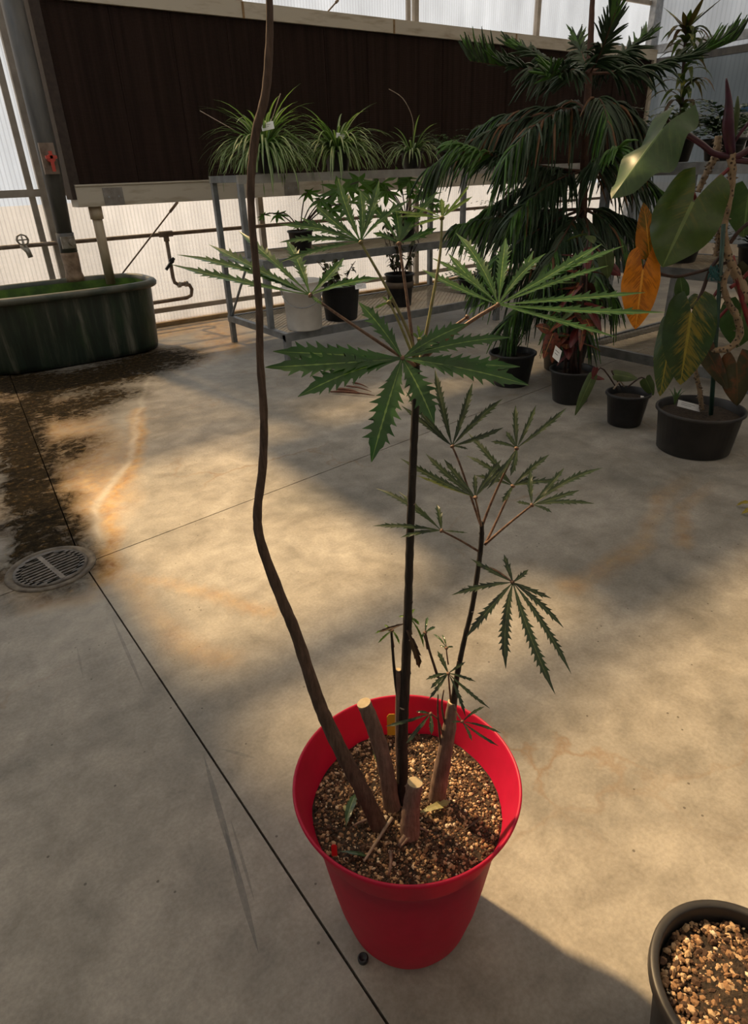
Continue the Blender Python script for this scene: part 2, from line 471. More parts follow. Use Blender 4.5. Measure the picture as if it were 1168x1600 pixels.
vn = ticks(-5.2, 3.0, .3, 3.1, .035, .5); vf = ticks(3.0, 8.1, 2.9, 8.1, .03, .4)
slab(Lx, lambda y: J1(y) - g, Ny, lambda x: J2(x) - g, ul, vn)
slab(Lx, lambda y: J1(y) - g, lambda x: J2(x) + g, Fy, ul, vf)
slab(lambda y: J1(y) + g, Rx, Ny, lambda x: J2(x) - g, ur, vn)
slab(lambda y: J1(y) + g, Rx, lambda x: J2(x) + g, Fy, ur, vf)

# ---- ground outside
gm = simple('gravel_ground', (0.46, 0.43, 0.38), (0.38, 0.355, 0.31), 0.9, 3)
go = MB()
go.box((-40, WY + .12, -.2), (60, 70, -.05)); go.box((-40, -60, -.2), (60, -5.25, -.05))
go.box((-40, -5.25, -.2), (-4.25, WY + .12, -.05)); go.box((13.25, -5.25, -.2), (60, WY + .12, -.05))
struct(go.build('ground', gm))

# ---- back wall: ribbed polycarbonate sheets between posts
POLY = poly_mat('ribbed_polycarbonate', 0.62, 0.16, (1.0, 0.985, 0.96), 0, sky=(.75, .9, 1.2))
POLYX = poly_mat('ribbed_polycarbonate_end', 0.25, 0.40, (0.93, 0.95, 0.97), 1, 0.075)
POLYG = poly_mat('grey_polycarbonate_end', 0.16, 0.16, (0.85, 0.90, 0.92), 1, 0.075)
curb = MB(); curb.box((-4.2, WY - .06, 0.0), (13.0, WY + .1, .05))
wall_back = struct(curb.build('wall_back', simple('stained_curb', (0.40, 0.30, 0.17), (0.25, 0.15, 0.06), 0.85, 7, bump=.4)))
WH = 4.3
px_posts = [-4.1, -2.2, -.3, 1.66, 4.15, 6.70, 9.05, 11.95]
for a, b in zip(px_posts[:-1], px_posts[1:]):
    mb = MB(); mb.box((a + .03, WY, .05), (b - .03, WY + .012, WH)); mb.build('panel', POLY, wall_back)
for i, x in enumerate(px_posts):
    mb = MB(); mb.box((x - .035, WY - .05, .05), (x + .035, WY + .02, WH)); mb.build('post', M_post, wall_back)
    if i in (3, 5):
        mb = MB(); mb.box((x - .15, WY - .035, .05), (x - .09, WY - .001, WH)); mb.build('post', M_post, wall_back)
for z, h in ((.19, .055), (1.52, .07), (3.95, .06)):
    mb = MB(); mb.box((-4.1, WY - .045, z - h / 2), (12.0, WY - .001, z + h / 2)); mb.build('rail', M_post, wall_back)
# brace cables of the wall
for a, b in (((277, 316, 7.95), (203, 412, 7.95)), ((528, 0, 8.0), (505, 26, 8.0))):
    p, q = at(a[0], a[1], Y=a[2]), at(b[0], b[1], Y=b[2]); d = (p - q)
    mb = MB(); mb.tube([q - d * .4, p + d * .02], .009, 6); mb.tube([p - d * .16, p], .016, 6); mb.build('brace_cable', M_rustpipe, wall_back)
# ---- right, left and near walls, ceiling curtain
mb = MB(); mb.box((12.0, -5.2, 0), (12.06, WY, .3)); wall_right = struct(mb.build('wall_right', M_post))
mb = MB(); mb.box((12.02, -5.2, .3), (12.035, WY - .05, 3.18)); mb.build('panel', POLYG, wall_right)
mb = MB(); mb.box((12.02, -5.2, 3.18), (12.035, WY - .05, 5.6)); mb.build('panel', POLYX, wall_right)
for z, h, dd in ((3.12, .10, .05), (3.30, .12, .09), (4.08, .07, .06), (4.20, .04, .05)):
    mb = MB(); mb.box((12.0 - dd, -5.2, z - h / 2), (12.018, WY - .05, z + h / 2)); mb.build('rail', M_alu if h != .10 else M_greypipe, wall_right)
for y in (5.2, 2.2, -1):
    mb = MB(); mb.box((11.93, y, .3), (12.018, y + .07, 5.6)); mb.build('post', M_alu, wall_right)
mb = MB(); mb.box((11.80, WY - .14, 0), (12.0, WY - .03, 4.3)); mb.build('corner_post', M_alu, wall_right)
mb = MB(); mb.box((-4.22, -5.2, 0), (-4.2, WY, WH)); struct(mb.build('wall_left', POLYG))
mb = MB(); mb.box((-4.2, -5.22, 0), (12.0, -5.2, WH)); struct(mb.build('wall_front', POLYG))
# unseen shade curtain under the roof, gaps cut to throw the sun patches below
kc = NT('unseen_shade_curtain'); kv = kc.coord()
_t = kc.node('ShaderNodeBsdfTranslucent'); _t.inputs[0].default_value = (.39, .39, .39, 1)
_df = kc.node('ShaderNodeBsdfDiffuse'); _df.inputs[0].default_value = (.32, .32, .31, 1)
_a = kc.node('ShaderNodeAddShader'); kc.l.new(_t.outputs[0], _a.inputs[0]); kc.l.new(_df.outputs[0], _a.inputs[1]); kc.l.new(_a.outputs[0], kc.out.inputs[0])
CZ = 4.4
sx, sy = SUN_DIR.x / -SUN_DIR.z * CZ, SUN_DIR.y / -SUN_DIR.z * CZ       # floor = curtain + (sx, sy)
def curtain(x0, x1, y0, y1, holes):
    xs = sorted({x0, x1, *[h[0] for h in holes], *[h[1] for h in holes]}); ys = sorted({y0, y1, *[h[2] for h in holes], *[h[3] for h in holes]})
    mb = MB()
    for i in range(len(xs) - 1):
        for j in range(len(ys) - 1):
            cx, cy = (xs[i] + xs[i + 1]) / 2, (ys[j] + ys[j + 1]) / 2
            if any(h[0] < cx < h[1] and h[2] < cy < h[3] for h in holes): continue
            mb.box((xs[i], ys[j], CZ), (xs[i + 1], ys[j + 1], CZ + .004))
    return mb
lit = [(.52, 1.62, 1.84, 4.0), (.54, 1.95, 1.22, 1.50), (.60, 3.4, -1.2, .94)]      # sun patches on the floor
holes = [(a - sx, b - sx, max(c - sy, -5), min(d - sy, WY)) for a, b, c, d in lit]
struct(curtain(-4.2, 12.0, -5.2, WY + .02, holes).build('unseen_ceiling', kc.m))

# ================================================================== FIXTURES
# ---- evaporative cooling pad
PY0, PY1 = 7.5, 7.75
pb = V((1.86, 7.6, 1.38))
pad = thing('evaporative_cooling_pad', 'long dark brown evaporative cooling pad in pale troughs on the polycarbonate wall', 'cooling pad', pb)
PADM = pad_mat()
x = 1.90; k = 0
while x < 11.2:
    x1 = min(x + .60, 11.25)
    mb = MB(); o_ = random.uniform(0, .008)
    mb.box((x + .003, PY0 + .03 + o_, 1.53), (x1 - .003, PY1 - .02, 3.12)); mb.build('pad_panel', PADM, pad)
    x = x1
mb = MB(); mb.box((1.84, PY0, 1.38), (11.3, PY1 + .02, 1.575)); mb.build('bottom_trough', M_trough, pad)
mb = MB(); mb.box((1.84, PY0 - .012, 1.568), (11.3, PY0 + .01, 1.583)); mb.build('trough_lip', M_trough, pad)
mb = MB(); mb.box((1.95, PY0 - .005, 3.065), (11.3, PY1 + .02, 3.205)); mb.build('top_trough', M_trough, pad)
mb = MB(); mb.box((11.27, PY0 - .003, 1.58), (11.33, PY1, 3.2)); mb.build('end_cap', M_trough, pad)
mb = MB(); mb.box((1.80, PY0 + .01, 1.45), (1.895, PY1, 3.3)); mb.build('end_plate', simple('dark_end_plate', (.030, .020, .016), (.050, .034, .026), .8, 20), pad)
M_coup = simple('coupler', (.25, .24, .22), (.17, .15, .13), .6, 12)
for xx in (at(177, 305, Y=PY0).x, at(455, 290, Y=PY0).x, 5.6, 7.9):
    mb = MB(); mb.box((xx - .10, PY0 - .008, 1.385), (xx + .10, PY0 + .002, 1.545))
    cp = mb.build('coupler', M_coup, pad)
    mb = MB()
    for dx in (-.05, .05): mb.lathe((xx + dx, 0, 0), [(0, 0)], 3) if False else mb.box((xx + dx - .008, PY0 - .013, 1.455), (xx + dx + .008, PY0 - .007, 1.471))
    mb.build('screw', M_alu, cp)
M_stain = simple('rust_joint', (.30, .20, .10), (.20, .12, .05), .8, 20)
for xx in (at(380, 25, Y=PY0).x, at(615, 45, Y=PY0).x, 8.0):
    mb = MB(); mb.box((xx - .012, PY0 - .011, 3.06), (xx + .012, PY0 - .003, 3.2)); mb.build('joint_strip', M_stain, pad)

# ---- big grey drop pipe with valve
pp = [at(34, -40, Y=7.5), at(48, 60, Y=7.5), at(66, 190, Y=7.5), at(92, 330, Y=7.5), at(103, 395, Y=7.5)]
b0 = at(106, 425, Y=7.5)
drop = thing('drop_pipe', 'thick grey drop pipe with red lever emptying into the green tank', 'pipe', b0)
xq = pp[4].x + .03
mb = MB(); mb.tube([V((xq + .02, 7.5, 3.7)), V((xq + .02, 7.5, 1.9)), V((xq, 7.5, 1.15))], [.095, .095, .075], 16); mb.build('pipe', M_greypipe, drop)
mb = MB(); mb.tube([V((xq, 7.5, 1.16)), V((xq, 7.5, .98))], .085, 16); mb.build('collar', M_greypipe, drop)
mb = MB(); mb.tube([V((xq, 7.5, z)) for z in (1.0, .97, .94, .78, .75, .70)], [.062, .085, .085, .08, .09, .09], 16); mb.build('outlet', simple('limed_outlet', (.32, .22, .15), (.16, .10, .06), .6, 14), drop)
vz = at(72, 248, Y=7.4).z
mb = MB(); mb.box((xq - .07, 7.37, vz - .13), (xq + .06, 7.41, vz + .13)); vb = mb.build('valve_plate', M_rustpipe, drop)
mb = MB(); mb.tube([V((xq, 7.38, vz)), V((xq, 7.30, vz))], .035, 10); mb.bar((xq, 7.31, vz - .11), (xq, 7.31, vz + .06), .03, .025); mb.bar((xq - .05, 7.31, vz + .01), (xq + .05, 7.31, vz + .01), .03, .025)
mb.build('lever', M_red, vb)
mb = MB(); mb.box((xq - .07, 7.39, 1.02), (xq + .06, 7.42, 1.13)); mb.tube([V((xq + .02, 7.40, 1.08)), V((xq + .02, 7.34, 1.08))], .03, 10); mb.build('gauge_tee', M_brass, drop)

# ---- overflow leg of the trough
a, b = at(152, 318, Y=7.6), at(163, 432, Y=7.6); xq = (a.x + b.x) / 2 + .01
ov = thing('overflow_pipe', 'stained cream plastic pipe from the trough down into the green tank', 'pipe', (xq, 7.6, .62))
mb = MB(); mb.tube([V((xq, 7.6, .62)), V((xq, 7.6, 1.36))], .05, 14); mb.build('pipe', M_pvc, ov)
mb = MB(); mb.tube([V((xq, 7.6, 1.26)), V((xq, 7.6, 1.379))], .066, 14); mb.build('socket', M_pvc, ov)

# ---- water pipe along the wall
wp = thing('water_pipe', 'thin rusty water pipe with tap and drain trap along the polycarbonate wall', 'pipe', (2.85, 7.99, 1.04))
mb = MB(); mb.tube([V((-2, 7.99, 1.03)), V((6, 7.99, 1.045)), V((11.6, 7.99, 1.05))], .022, 8); mb.build('pipe', M_rustpipe, wp)
tx = 2.85
mb = MB(); mb.tube([V((tx - .08, 7.99, 1.04)), V((tx + .08, 7.99, 1.04))], .034, 10); mb.tube([V((tx, 7.99, 1.04)), V((tx, 7.99, .96))], .032, 10); mb.build('tee', M_rustpipe, wp)
mb = MB(); mb.tube([V((tx, 7.99, 1.0)), V((tx, 7.99, .56)), V((tx + .01, 7.99, .50)), V((tx + .05, 7.99, .475)), V((tx + .13, 7.99, .47)), V((tx + .19, 7.99, .45)), V((tx + .21, 7.99, .40)), V((tx + .19, 7.99, .33)), V((tx + .13, 7.99, .31)), V((tx - .50, 7.99, .30))], .023, 8)
mb.build('trap', M_rustpipe, wp)
for zz, xx in ((.47, tx + .06), (.47, tx + .15), (.31, tx - .42)):
    mb = MB(); mb.tube([V((xx - .02, 7.99, zz)), V((xx + .02, 7.99, zz))], .034, 10); mb.build('union_nut', M_brass, wp)
mb = MB(); mb.tube([V((tx, 7.97, .75)), V((tx, 7.93, .75))], .03, 10); mb.bar((tx - .09, 7.93, .66), (tx + .03, 7.93, .78), .025, .03); mb.build('stopcock', M_black, wp)
tp = at(35, 382, Y=7.97)
mb = MB(); mb.tube([V((tp.x, 7.99, 1.03)), V((tp.x, 7.92, 1.03)), V((tp.x + .02, 7.88, .99)), V((tp.x + .03, 7.87, .93))], [.03, .032, .028, .026], 10)
tap = mb.build('tap', M_brass, wp)
mb = MB()
for k in range(8):
    a0, a1 = 2 * PI * k / 8, 2 * PI * (k + 1) / 8; c = V((tp.x, 7.90, 1.10))
    mb.bar(c + V((math.cos(a0) * .055, math.sin(a0) * .02, math.sin(a0) * .05)), c + V((math.cos(a1) * .055, math.sin(a1) * .02, math.sin(a1) * .05)), .014)
    if k % 2 == 0: mb.bar(c, c + V((math.cos(a0) * .055, math.sin(a0) * .02, math.sin(a0) * .05)), .012)
mb.tube([V((tp.x, 7.91, 1.04)), c], .012, 6); mb.build('hand_wheel', M_brass, tap)

# ---- green stock tank
TX0, TX1, TY0, TY1 = .52, 2.30, 6.78, 7.80
tc = V(((TX0 + TX1) / 2, (TY0 + TY1) / 2, 0)); hx, hy = (TX1 - TX0) / 2, (TY1 - TY0) / 2
tank = thing('stock_tank', 'dark green oval plastic stock tank of water under the drop pipe', 'water tank', tc)
kt = NT('green_tank'); v = kt.coord()
st = kt.noise(kt.coord(scale=(4.5, 4.5, .30)), 1.8, 6, .65, .4)
colr = kt.ramp(st, [(.35, (.008, .015, .011)), (.50, (.015, .028, .019)), (.58, (.045, .054, .038)), (.70, (.15, .15, .12))])
alg = kt.ramp(kt.noise(kt.coord(scale=(2, 2, .6)), 1.7, 4), [(.55, (0, 0, 0)), (.72, (1, 1, 1))])
kt.l.new(kt.mix(kt.math('MULTIPLY', alg, .6), colr, (.025, .075, .018)), kt.b.inputs['Base Color']); kt.b.inputs['Roughness'].default_value = .42
kt.bump(kt.noise(v, 25, 5), .2)
def stad(e):
    def f(th, r):      # superellipse outline; r is the outward offset
        c, s_ = math.cos(th), math.sin(th); n = 3.6
        q = (abs(c) ** n + abs(s_) ** n) ** (-1 / n)
        return ((hx + r) * c * q, (hy + r) * s_ * q)
    return f
sh = stad(0)
mb = MB()
prof = [(-.10, .0), (-.055, .012), (-.045, .05)]
for k in range(6):
    z = .06 + k * .095
    prof += [(-.043 + k * .005, z), (-.041 + k * .005, z + .045)]
prof += [(-.015, .635), (-.01, .65)]
mb.lathe(tc, prof, 96, 0, shape=sh, sm=True); mb.build('shell', kt.m, tank)
mb = MB(); mb.lathe(tc, [(-.02, .64), (.02, .635), (.04, .65), (.045, .68), (.03, .70), (-.005, .705), (-.03, .695), (-.035, .66)], 96, 0, shape=sh); mb.build('rim', simple('tank_rim', (.035, .05, .038), (.11, .11, .085), .5, 5), tank)
mb = MB(); mb.lathe(tc, [(-.035, .66), (-.05, .5), (-.09, .05)], 96, 0, shape=sh); mb.disc(tc + V((0, 0, .05)), -.09, 96, shape=sh)
mb.build('lining', simple('algae_lining', (.035, .085, .012), (.10, .20, .02), .6, 7, bump=.3), tank)
kw = NT('tank_water'); kw.b.inputs['Base Color'].default_value = (.03, .06, .02, 1); kw.b.inputs['Roughness'].default_value = .06; kw.b.inputs['Alpha'].default_value = .75
mb = MB(); mb.disc(tc + V((0, 0, .56)), -.045, 96, shape=sh); mb.build('water', kw.m, tank)

# ---- floor drain
dc = at(80, 888, Z=0); dr = .185
drain = thing('floor_drain', 'round slotted iron floor drain grate set in the stained concrete', 'drain', dc)
M_iron = simple('drain_iron', (.14, .12, .10), (.05, .042, .032), .55, 25, bump=.3)
mb = MB(); mb.lathe(dc, [(dr + .014, .0005), (dr + .012, .006), (dr - .008, .007), (dr - .012, .003), (dr - .03, .003), (dr - .032, .0005)], 56); mb.build('frame', simple('drain_frame', (.17, .145, .11), (.07, .055, .04), .7, 18), drain)
mb = MB(); mb.lathe(dc, [(.0001, -.125), (dr - .05, -.12), (dr - .034, -.10), (dr - .031, .001)], 56); mb.build('sump', simple('drain_sump', (.10, .08, .06), (.05, .04, .03), .8, 14), drain)
mb = MB(); mb.lathe(dc, [(dr - .022, .001), (dr - .022, .0075), (dr - .058, .0075), (dr - .058, .001)], 56); mb.build('grate_ring', M_iron, drain)
ang = math.radians(33)                              # slots run this way on the floor
ca = (at(128, 868, Z=0) - at(32, 908, Z=0)).normalized(); sa = V((ca.y, -ca.x, 0))
nb = 11; R_ = dr - .045
for k in range(nb):
    o_ = (k - (nb - 1) / 2) / (nb / 2) * R_
    hl = math.sqrt(max(0, R_ * R_ - o_ * o_)) + .01
    mb = MB(); c = dc + sa * o_ + V((0, 0, .0045)); mb.bar(c - ca * hl, c + ca * hl, .012, .006); mb.build('slat', M_iron, drain)
mb = MB(); c = dc + V((0, 0, .0052)); mb.bar(c - sa * R_, c + sa * R_, .022, .006); mb.build('cross_bar', simple('worn_iron', (.22, .19, .15), (.10, .08, .06), .5, 22), drain)

# ================================================================== BENCHES
def deck(mb, x0, x1, y0, y1, z, pitch=.062, row=.028, w=.005):
    n = int((y1 - y0) / row); m = int((x1 - x0) / (pitch / 2))
    for j in range(n):
        yb = y0 + (j + .5) * row
        for i in range(m):
            s0 = .5 if (i + j) % 2 else -.5
            a = V((x0 + i * pitch / 2, yb + s0 * row * .96, z)); b = V((x0 + (i + 1) * pitch / 2, yb - s0 * row * .96, z))
            mb.quad([a - V((0, w / 2, .002)), b - V((0, w / 2, .002)), b + V((0, w / 2, -.003 + .005)), a + V((0, w / 2, .002))])
M_deck = simple('expanded_metal', (.50, .44, .34), (.36, .30, .22), .55, 9, metal=.15)
def lshape(mb, p, q, w): mb.bar(p, q, w, w)
# back staging: three tiers stepping down towards the floor
BX0, BX1 = 2.94, 7.9
bench = thing('tiered_plant_bench', 'three-tier grey steel plant bench in front of the cooling pad', 'bench', (BX0, 5.4, 0))
TIER = [(.285, 5.42, 6.68), (.905, 5.72, 6.68), (1.615, 6.04, 6.68)]       # top of shelf z, front y, back y
fx = [BX0, 5.75, BX1]
for x in fx:
    mb = MB(); mb.box((x - .025, 6.63, 0), (x + .025, 6.68, 1.6)); mb.build('leg', M_bench, bench)
    mb = MB(); mb.box((x - .025, 6.045, .91), (x + .025, 6.095, 1.6)); mb.build('upright', M_bench, bench)
    mb = MB(); mb.box((x - .025, 5.725, .29), (x + .025, 5.775, .9)); mb.build('upright', M_bench, bench)
    mb = MB(); mb.box((x - .03, 5.425, 0), (x + .03, 5.48, .27)); mb.build('leg', M_bench, bench)
    for z, ya, yb in TIER:
        mb = MB(); mb.box((x - .022, ya + .06, z - .055), (x + .022, yb - .05, z - .01)); mb.build('crossbar', M_bench, bench)
for z, ya, yb in TIER:
    fm = M_bench if z < 1.5 else simple('bench_top_steel', (.40, .39, .36), (.28, .27, .25), .5, 6, metal=.3)
    mb = MB(); mb.box((BX0 - .03, ya, z - .075), (BX1 + .03, ya + .035, z)); mb.build('front_rail', fm, bench)
    mb = MB(); mb.box((BX0 - .03, yb - .03, z - .065), (BX1 + .03, yb + .005, z)); mb.build('back_rail', fm, bench)
    mb = MB(); mb.box((BX0 - .03, ya + .035, z - .06), (BX0 + .022, yb - .03, z - .001)); mb.build('end_rail', M_bench, bench)
    mb = MB(); deck(mb, BX0, BX1, ya + .03, yb - .03, z - .006); dk = mb.build('mesh_deck', M_deck, bench); dk['kind'] = 'stuff'
mb = MB(); mb.bar((BX0, 6.64, .28), (BX0, 6.1, .86), .018); mb.build('diagonal_brace', M_bench, bench)
# right staging running towards the camera
RX0, RX1, RY1, RY0 = 5.10, 6.45, 3.72, .4
rbench = thing('side_plant_bench', 'grey steel plant bench behind the black pots standing on the floor', 'bench', (RX0, RY1, 0))
RT = [(.135, 5.10), (.80, 5.45), (1.585, 5.10)]
for y in (RY1 - .03, 2.2, RY0 + .03):
    for x, zt in ((RX0 + .025, 1.52), (RX1 - .03, 1.52)):
        mb = MB(); mb.box((x - .03, y - .03, 0), (x + .03, y + .03, zt)); mb.build('leg', M_alu if x < 5.5 else M_bench, rbench)
    for z, xa in RT:
        mb = MB(); mb.box((xa + .065, y - .02, z - .06), (RX1 - .07, y + .02, z - .012)); mb.build('crossbar', M_bench, rbench)
for z, xa in RT:
    mb = MB(); mb.box((xa - .01, RY0, z - .08), (xa + .03, RY1, z)); mb.build('front_rail', M_alu if z > 1 else M_bench, rbench)
    mb = MB(); mb.box((RX1, RY0, z - .07), (RX1 + .035, RY1, z)); mb.build('back_rail', M_bench, rbench)
    mb = MB(); mb.box((xa + .03, RY1 - .0, z - .07), (RX1, RY1 + .035, z)); mb.build('end_rail', M_alu if z > 1 else M_bench, rbench)
    mb = MB(); deck(mb, xa + .03, RX1, RY0, RY1, z - .006); dk = mb.build('mesh_deck', M_deck, rbench); dk['kind'] = 'stuff'

# ================================================================== POTS AND PLANTS
def lathe_pot(c, r, h, m, thing_, rim=.02, rb=.78, lipr=.008, seg=40, name='pot'):
    mb = MB()
    mb.lathe(c, [(0.0001, .0), (r * rb - .01, 0), (r * rb, .008), (r * (.97 + 0), h - rim), (r, h - rim), (r + lipr, h - rim * .8), (r + lipr, h - .003), (r + lipr - .003, h), (r - .004, h), (r - .007, h - .004), (r * .93, h - rim - .03), (r * .80, h * .35), (0.0001, h * .35)], seg)
    return mb.build(name, m, thing_)
def soil_disc(c, r, z, thing_, m=None, seg=28, mound=.01):
    mb = MB(); c = V(c); n0 = 5; prof = []
    for k in range(n0 + 1):
        t = 1 - k / n0
        prof.append((max(1e-4, r * t), z + mound * (1 - t * t)))
    i0 = 0
    mb.lathe(c, prof, seg)
    for i, v_ in enumerate(mb.v):
        v_.z += mnoise.noise(v_ * 40) * .006
    return mb.build('soil', m or M_soil, thing_)
M_peb = [simple('pumice_pale', (.52, .36, .21), (.40, .26, .14), .85, 70), simple('pumice_tan', (.30, .17, .085), (.20, .11, .055), .9, 70),
         simple('bark_brown', (.10, .05, .028), (.045, .024, .014), .9, 50), simple('pumice_white', (.70, .58, .42), (.60, .47, .32), .8, 60)]
ICO = []
def _ico():
    t = (1 + 5 ** .5) / 2
    vs = [V(p).normalized() for p in ((-1, t, 0), (1, t, 0), (-1, -t, 0), (1, -t, 0), (0, -1, t), (0, 1, t), (0, -1, -t), (0, 1, -t), (t, 0, -1), (t, 0, 1), (-t, 0, -1), (-t, 0, 1))]
    fs = [(0, 11, 5), (0, 5, 1), (0, 1, 7), (0, 7, 10), (0, 10, 11), (1, 5, 9), (5, 11, 4), (11, 10, 2), (10, 7, 6), (7, 1, 8), (3, 9, 4), (3, 4, 2), (3, 2, 6), (3, 6, 8), (3, 8, 9), (4, 9, 5), (2, 4, 11), (6, 2, 10), (8, 6, 7), (9, 8, 1)]
    return vs, fs
IV, IF = _ico()
def pebbles(c, r, z, n, smin, smax, thing_, weights=(4, 3, 3, 1), zfun=None, dens=None):
    mb = MB(); c = V(c)
    for _ in range(n):
        while True:
            th = random.uniform(0, 2 * PI); rr = r * math.sqrt(random.random())
            x, y = rr * math.cos(th), rr * math.sin(th)
            if dens is None or random.random() < dens(x, y): break
        s_ = smin + (smax - smin) * random.random() ** 2.2
        zz = z + (zfun(x, y) if zfun else 0) + random.uniform(0, .3) * s_
        A = V((random.uniform(.7, 1.3), random.uniform(.7, 1.3), random.uniform(.5, .9))) * s_
        rot = Matrix.Rotation(random.uniform(0, 6.28), 3, V((random.gauss(0, 1), random.gauss(0, 1), random.gauss(0, 1))).normalized())
        i = len(mb.v); mi = random.choices(range(4), weights)[0]
        for p in IV:
            q = rot @ V((p.x * A.x, p.y * A.y, p.z * A.z)) * random.uniform(.85, 1.15)
            mb.v.append(c + V((x, y, zz)) + q)
        for f in IF: mb.f.append(tuple(i + k for k in f)); mb.mi.append(mi); mb.sm.append(False)
    o = mb.build('pebbles', M_peb, thing_); o['kind'] = 'stuff'; return o

# ---- generic leaf blades
def strap(mb, pts, w, nrm=None, mi=0, stripe=None, fold=.15):
    """ribbon leaf along pts; w list of half widths; optional middle stripe slot"""
    n = len(pts); ring = []
    for k, p in enumerate(pts):
        t = pts[min(k + 1, n - 1)] - pts[max(k - 1, 0)]
        if t.length < 1e-9: t = V((0, 0, 1))
        t.normalize(); u = nrm or UP
        s_ = t.cross(u)
        if s_.length < .05: s_ = t.cross(V((.6, .8, 0)))
        s_.normalize(); nn = s_.cross(t)
        ww = w[k]
        if stripe is None: ring.append([p - s_ * ww + nn * ww * fold, p, p + s_ * ww + nn * ww * fold])
        else: ring.append([p - s_ * ww + nn * ww * fold, p - s_ * ww * .42, p + s_ * ww * .42, p + s_ * ww + nn * ww * fold])
    m = len(ring[0]); i0 = len(mb.v)
    for r in ring: mb.v += r
    for k in range(n - 1):
        for j in range(m - 1):
            a = i0 + k * m + j
            mb.f.append((a, a + 1, a + m + 1, a + m)); mb.sm.append(True)
            mb.mi.append(stripe if (stripe is not None and j == 1) else mi)

def leaflet(hub, tip, width, nrm, teeth=9, lift=.12, parent=None, mats=None, name='leaflet', depthf=.5, wav=.12, curl=0.0, bare=.10):
    """narrow toothed leaflet of a false aralia: hub to tip, teeth pointing forward"""
    L = (tip - hub).length; dirv = (tip - hub).normalized()
    nrm = (nrm - dirv * nrm.dot(dirv)).normalized()
    side = dirv.cross(nrm).normalized()
    ctrl = hub + (tip - hub) * .5 + nrm * L * lift + side * random.uniform(-.09, .09) * L
    def pos(t):
        return hub * (1 - t) ** 2 + ctrl * 2 * t * (1 - t) + tip * t * t
    def prof(t):
        if t < bare: return .10 + .10 * t / bare
        u = (t - bare) / (1 - bare)
        return max(.04, math.sin(PI * min(1, u * .86 + .07)) ** .8)
    rows = [(0, 0, 0, .10, .10), (bare * .6, bare * .6, bare * .6, .11, .11)]
    tend = .80; dt = (tend - bare) / teeth
    for k in range(teeth):
        t0 = bare + k * dt
        w = prof(t0 + dt * .5); wl, wr = w * random.uniform(.78, 1.06), w * random.uniform(.78, 1.06)
        jl, jr = dt * random.uniform(-.12, .12), dt * random.uniform(-.12, .12); i_ = 1 - depthf
        rows.append((t0 + dt * .05, t0 + dt * .12 + jl, t0 + dt * .12 + jr, w * i_, w * i_))
        rows.append((t0 + dt * .40, t0 + dt * .70 + jl, t0 + dt * .70 + jr, wl * (1 - depthf * .50), wr * (1 - depthf * .50)))
        rows.append((t0 + dt * .64, t0 + dt * 1.22 + jl, t0 + dt * 1.22 + jr, wl, wr))
        rows.append((t0 + dt * .88, t0 + dt * .98 + jl, t0 + dt * .98 + jr, w * (i_ + .05), w * (i_ + .05)))
    we = prof(tend) * (1 - depthf) + .04
    rows += [(tend + .03, tend + .05, tend + .05, we, we), (.88, .88, .88, we * .66, we * .66), (.95, .95, .95, we * .34, we * .34), (1.0, 1.0, 1.0, .02, .02)]
    mb = MB(); ph = random.uniform(0, 6); ph2 = random.uniform(0, 6)
    for (tm, tl, tr, wl, wr) in rows:
        c = pos(tm); e1 = pos(min(1, tl)); e2 = pos(min(1, tr)); w = max(wl, wr)
        v0 = max(.14, min(1, w)) * width * .065
        wa = nrm * (width * (.20 * wl + wav * wl * math.sin(tl * 19 + ph))); wb = nrm * (width * (.20 * wr + wav * wr * math.sin(tr * 17 + ph2)))
        cu = nrm * (-curl * tm * tm * L) if curl else V((0, 0, 0))
        mb.v += [e1 - side * (wl * width) + wa + cu, c - side * v0 + cu, c + side * v0 + cu, e2 + side * (wr * width) + wb + cu]
    for k in range(len(rows) - 1):
        for j in range(3):
            a = k * 4 + j
            mb.f.append((a, a + 1, a + 5, a + 4)); mb.mi.append(1 if j == 1 else 0); mb.sm.append(True)
    return mb.face(nrm).build(name, mats, parent)

def plane_tip(hub, px, nrm, maxd):
    r = ray(*px); den = r.dot(nrm)
    dh = (hub - EYE).dot(FH)
    if abs(den) < 1e-4: d = dh
    else:
        p = EYE + r * ((hub - EYE).dot(nrm) / den); d = (p - EYE).dot(FH)
    if d < 0: d = dh
    d = max(dh - maxd, min(dh + maxd, d))
    return EYE + r * (d / r.dot(FH))

# ================================================================== the red pot and its false aralia
PC = V((.5735, .726, 0)); DP = PC.dot(FH)
aralia = thing('potted_false_aralia', 'tall false aralia with toothed finger leaves and bare stems in a red pot', 'potted plant', PC)
kr = NT('red_pot_plastic'); v = kr.coord()
n = kr.noise(v, 30, 4)
cr = kr.ramp(n, [(.3, (.50, .006, .050)), (.7, (.58, .008, .062))])
kr.l.new(cr, kr.b.inputs['Base Color']); kr.b.inputs['Roughness'].default_value = .48
kr.bump(kr.noise(v, 400, 3), .08, .002)
_t = kr.node('ShaderNodeBsdfTranslucent'); _t.inputs[0].default_value = (.80, .010, .085, 1)
_x = kr.node('ShaderNodeMixShader'); _x.inputs[0].default_value = .30
kr.l.new(kr.b.outputs[0], _x.inputs[1]); kr.l.new(_t.outputs[0], _x.inputs[2]); kr.l.new(_x.outputs[0], kr.out.inputs[0])
mb = MB()
mb.lathe(PC, [(.0001, .004), (.085, .004), (.100, 0), (.118, .004), (.133, .018), (.145, .045), (.164, .13), (.178, .22), (.190, .31), (.1975, .375), (.201, .388), (.206, .394), (.2095, .402), (.214, .42), (.2355, .478), (.2365, .483), (.2350, .4865), (.2325, .487), (.2300, .485), (.2285, .480), (.212, .43), (.203, .40), (.18, .34), (.0001, .33)], 96)
mb.build('pot', kr.m, aralia)
